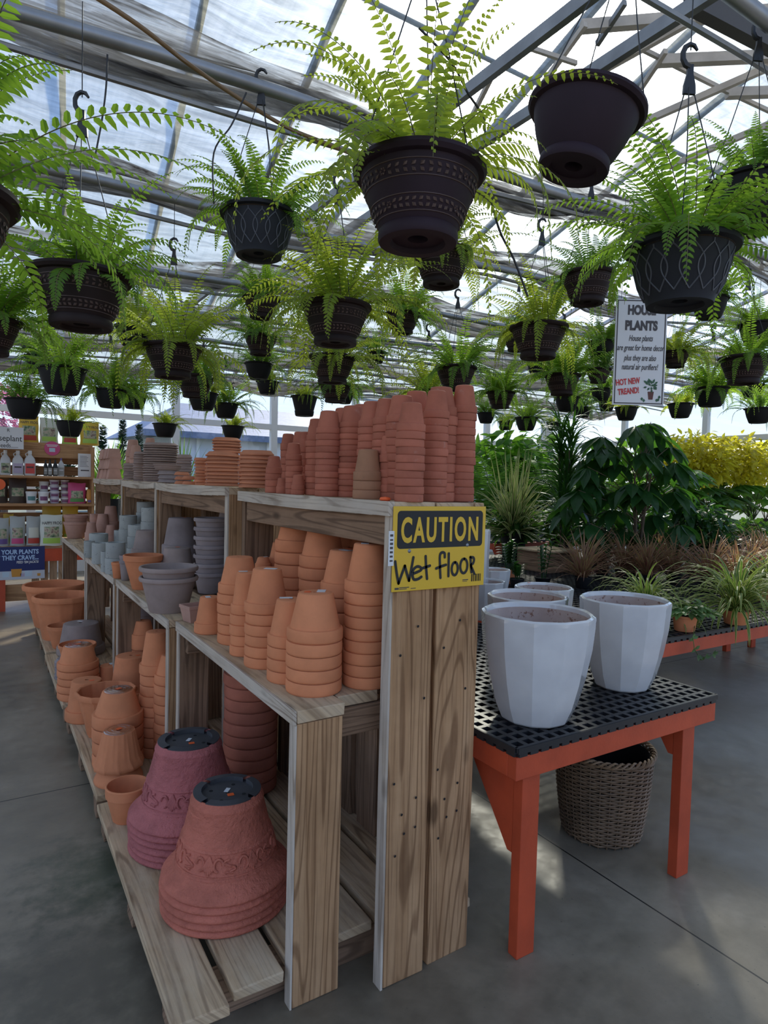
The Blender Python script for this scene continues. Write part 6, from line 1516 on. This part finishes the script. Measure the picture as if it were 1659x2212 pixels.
q = plantbase(1508, 1240, BZ); shrub('shrub', 'dense dark small-leaved shrub right of the umbrella plant', q, .62, .68, 'lf_dark', 900, .10, .042)
yy = 6.3
for px, w_, h_, lab in ((1492, 1.2, 1.62, 'golden yellow shrub behind the sign, left one'), (1575, 1.3, 1.66, 'golden yellow shrub in the middle of the rear bench'), (1655, 1.3, 1.62, 'golden yellow shrub at the right edge')):
    q = ontop(px, 1100, yy, B3); shrub('golden_shrub', lab, q, w_, h_, 'lf_yellow', 1500, .14, .06, low=.42)
def bigleaf(label, p, n, L, h, spread, mat='lf_bright'):
    t = thing('philodendron', label, 'potted plant', p); nurserypot(t, .13, .20, M['potblack']); b = MB(); st = MB()
    for i in range(n):
        a = R_.random() * 2 * PI; r = spread * R_.random() ** .5; c = V((r * math.cos(a), r * math.sin(a), h * R_.uniform(.45, 1)))
        st.tube([(0, 0, .17), (c.x * .4, c.y * .4, c.z * .7), c], .005, 5)
        # lobed leaf from several fingers
        d0 = V((math.cos(a), math.sin(a), -.35)).normalized(); s0 = d0.cross(V((0, 0, 1))).normalized()
        for k in range(-3, 4): oval(b, c, d0 * math.cos(k * .42) + s0 * math.sin(k * .42), V((0, 0, 1)), L * (1 - .09 * abs(k)), L * .30, .1, .15)
    build('stems', st, M['stemg'], t, smooth=60); build('foliage', b, M[mat], t); return t
bigleaf('bright lobed philodendron behind the umbrella plant', ontop(1425, 1150, 5.95, B3), 40, .36, 1.0, .5)
bigleaf('broad lobed philodendron in front of the golden shrubs', ontop(1530, 1150, 5.9, B3), 34, .36, .85, .45, 'lf_mid')
bigleaf('broad lobed philodendron at the right edge below the golden shrub', ontop(1625, 1150, 5.9, B3), 34, .36, .85, .45, 'lf_bright')
for px, py, w_, h_, n, mat, lab in ((1285, 1215, .6, .62, 420, 'lf_dark', 'dark leafy plant at the foot of the umbrella plant, left side'), (1430, 1212, .6, .6, 420, 'lf_dark', 'dark leafy plant at the foot of the umbrella plant, right side'), (1160, 1190, .55, .6, 380, 'lf_mid', 'leafy plant between the striped spiky plant and the strappy plant'), (1600, 1205, .6, .5, 380, 'lf_mid', 'leafy plant in front of the right edge philodendron'), (1065, 1196, .5, .6, 360, 'lf_mid', 'leafy plant beside the right end of the tall shelf')):
    p = plantbase(px, py, BZ); p.y = min(p.y, 5.35); shrub('foliage_plant', lab, V((p.x, p.y, BZ)), w_, h_, mat, n, .13, .055)
# palms and leafy plants along the rear bench
def palm(label, p, n, L, h, mat, potm='potblack', nl=30, pw=.16, el=(.7, 1.5), dr=(.6, 1.8)):
    t = thing('palm', label, 'potted plant', p); nurserypot(t, .13, .22, M[potm]); b = MB()
    for i in range(n): frond(b, (R_.gauss(0, .03), R_.gauss(0, .03), .2 + h * R_.random() ** 2), R_.random() * 6.28, R_.uniform(*el), L * R_.uniform(.65, 1.1), nl, pw, R_.uniform(*dr), .0085, R_.random())
    build('foliage', b, [M[mat], M['stemg']], t); return t
for px, y, n, L, mat, lab in ((1052, 7.3, 30, 1.25, 'lf_mid', 'feathery palm just right of the tall red stacks'), (1100, 7.5, 34, 1.3, 'lf_bright', 'bright feathery palm behind the striped spiky plant'), (1155, 7.3, 34, 1.3, 'lf_mid', 'feathery palm between the spiky and the strappy plants'), (1215, 7.6, 30, 1.25, 'lf_bright', 'bright feathery palm behind the tall strappy plant'), (1290, 7.4, 28, 1.2, 'lf_mid', 'feathery palm far behind the umbrella plant')):
    palm(lab, ontop(px, 1150, y, B4), n, L, .25, mat)
for px, y, mat, n, lab in ((1080, 8.0, 'lf_bright', 260, 'bright broad-leaved fig at the top left of the rear bench'), (1150, 8.1, 'lf_bright', 260, 'bright broad-leaved fig behind the feathery palms'), (1345, 8.0, 'lf_bright', 240, 'bright broad-leaved plant far behind the umbrella plant')):
    shrub('fig_plant', lab, ontop(px, 1150, y, B4), 1.1, 1.72, mat, n + 60, .28, .15, low=.3)
for px, y, lab in ((1420, 7.6, 'leafy mid-green shrub on the rear bench behind the philodendron'), (1255, 7.35, 'leafy mid-green shrub low on the rear bench behind the strappy plant')):
    shrub('shrub', lab, ontop(px, 1150, y, B4), 1.0, .95, 'lf_mid', 600, .14, .06)
# floor palms and spiky plants behind the shelves
q = ontop(575, 1000, 7.3, 0); palm('arching sago palm rising behind the terracotta saucers', q, 26, .95, .95, 'lf_bright', nl=34, pw=.2, el=(.2, 1.3), dr=(.7, 1.8))
q = ontop(655, 1000, 8.2, 0); palm('palm behind the left end of the red stacks', q, 20, .9, .9, 'lf_mid', nl=30, pw=.2, el=(.2, 1.4), dr=(.7, 1.6))
q = ontop(445, 1000, 9.0, 0); palm('thin spiky palm behind the grey saucers', q, 20, .8, .9, 'lf_mid', nl=30, pw=.2, el=(.4, 1.5), dr=(.4, 1.4))
q = ontop(235, 1000, 9.3, 0); t = spiky('yucca', 'bright spiky grass behind the nested square pots', q, .14, 1.2, 'lf_bright', 130, .9, .028, (.9, 1.55), (.05, .9))
q = ontop(395, 1000, 9.6, 0); t = spiky('yucca', 'narrow spiky plant before the outbuilding', q, .14, 1.25, 'lf_mid', 50, 1.0, .022, (.9, 1.55), (.05, .5))
# ------------------------------------------------------------------ view
vs = scene.view_settings
scene.display_settings.display_device = 'sRGB'
vs.view_transform = 'Standard'; vs.look = 'None'; vs.gamma = 1; vs.exposure = EXPOSURE; vs.use_curve_mapping = False
scene.cycles.max_bounces = 7; scene.cycles.diffuse_bounces = 4; scene.cycles.glossy_bounces = 3; scene.cycles.transmission_bounces = 5; scene.cycles.transparent_max_bounces = 20; scene.cycles.adaptive_threshold = .02; scene.cycles.use_denoising = True
scene.cycles.sample_clamp_indirect = 6
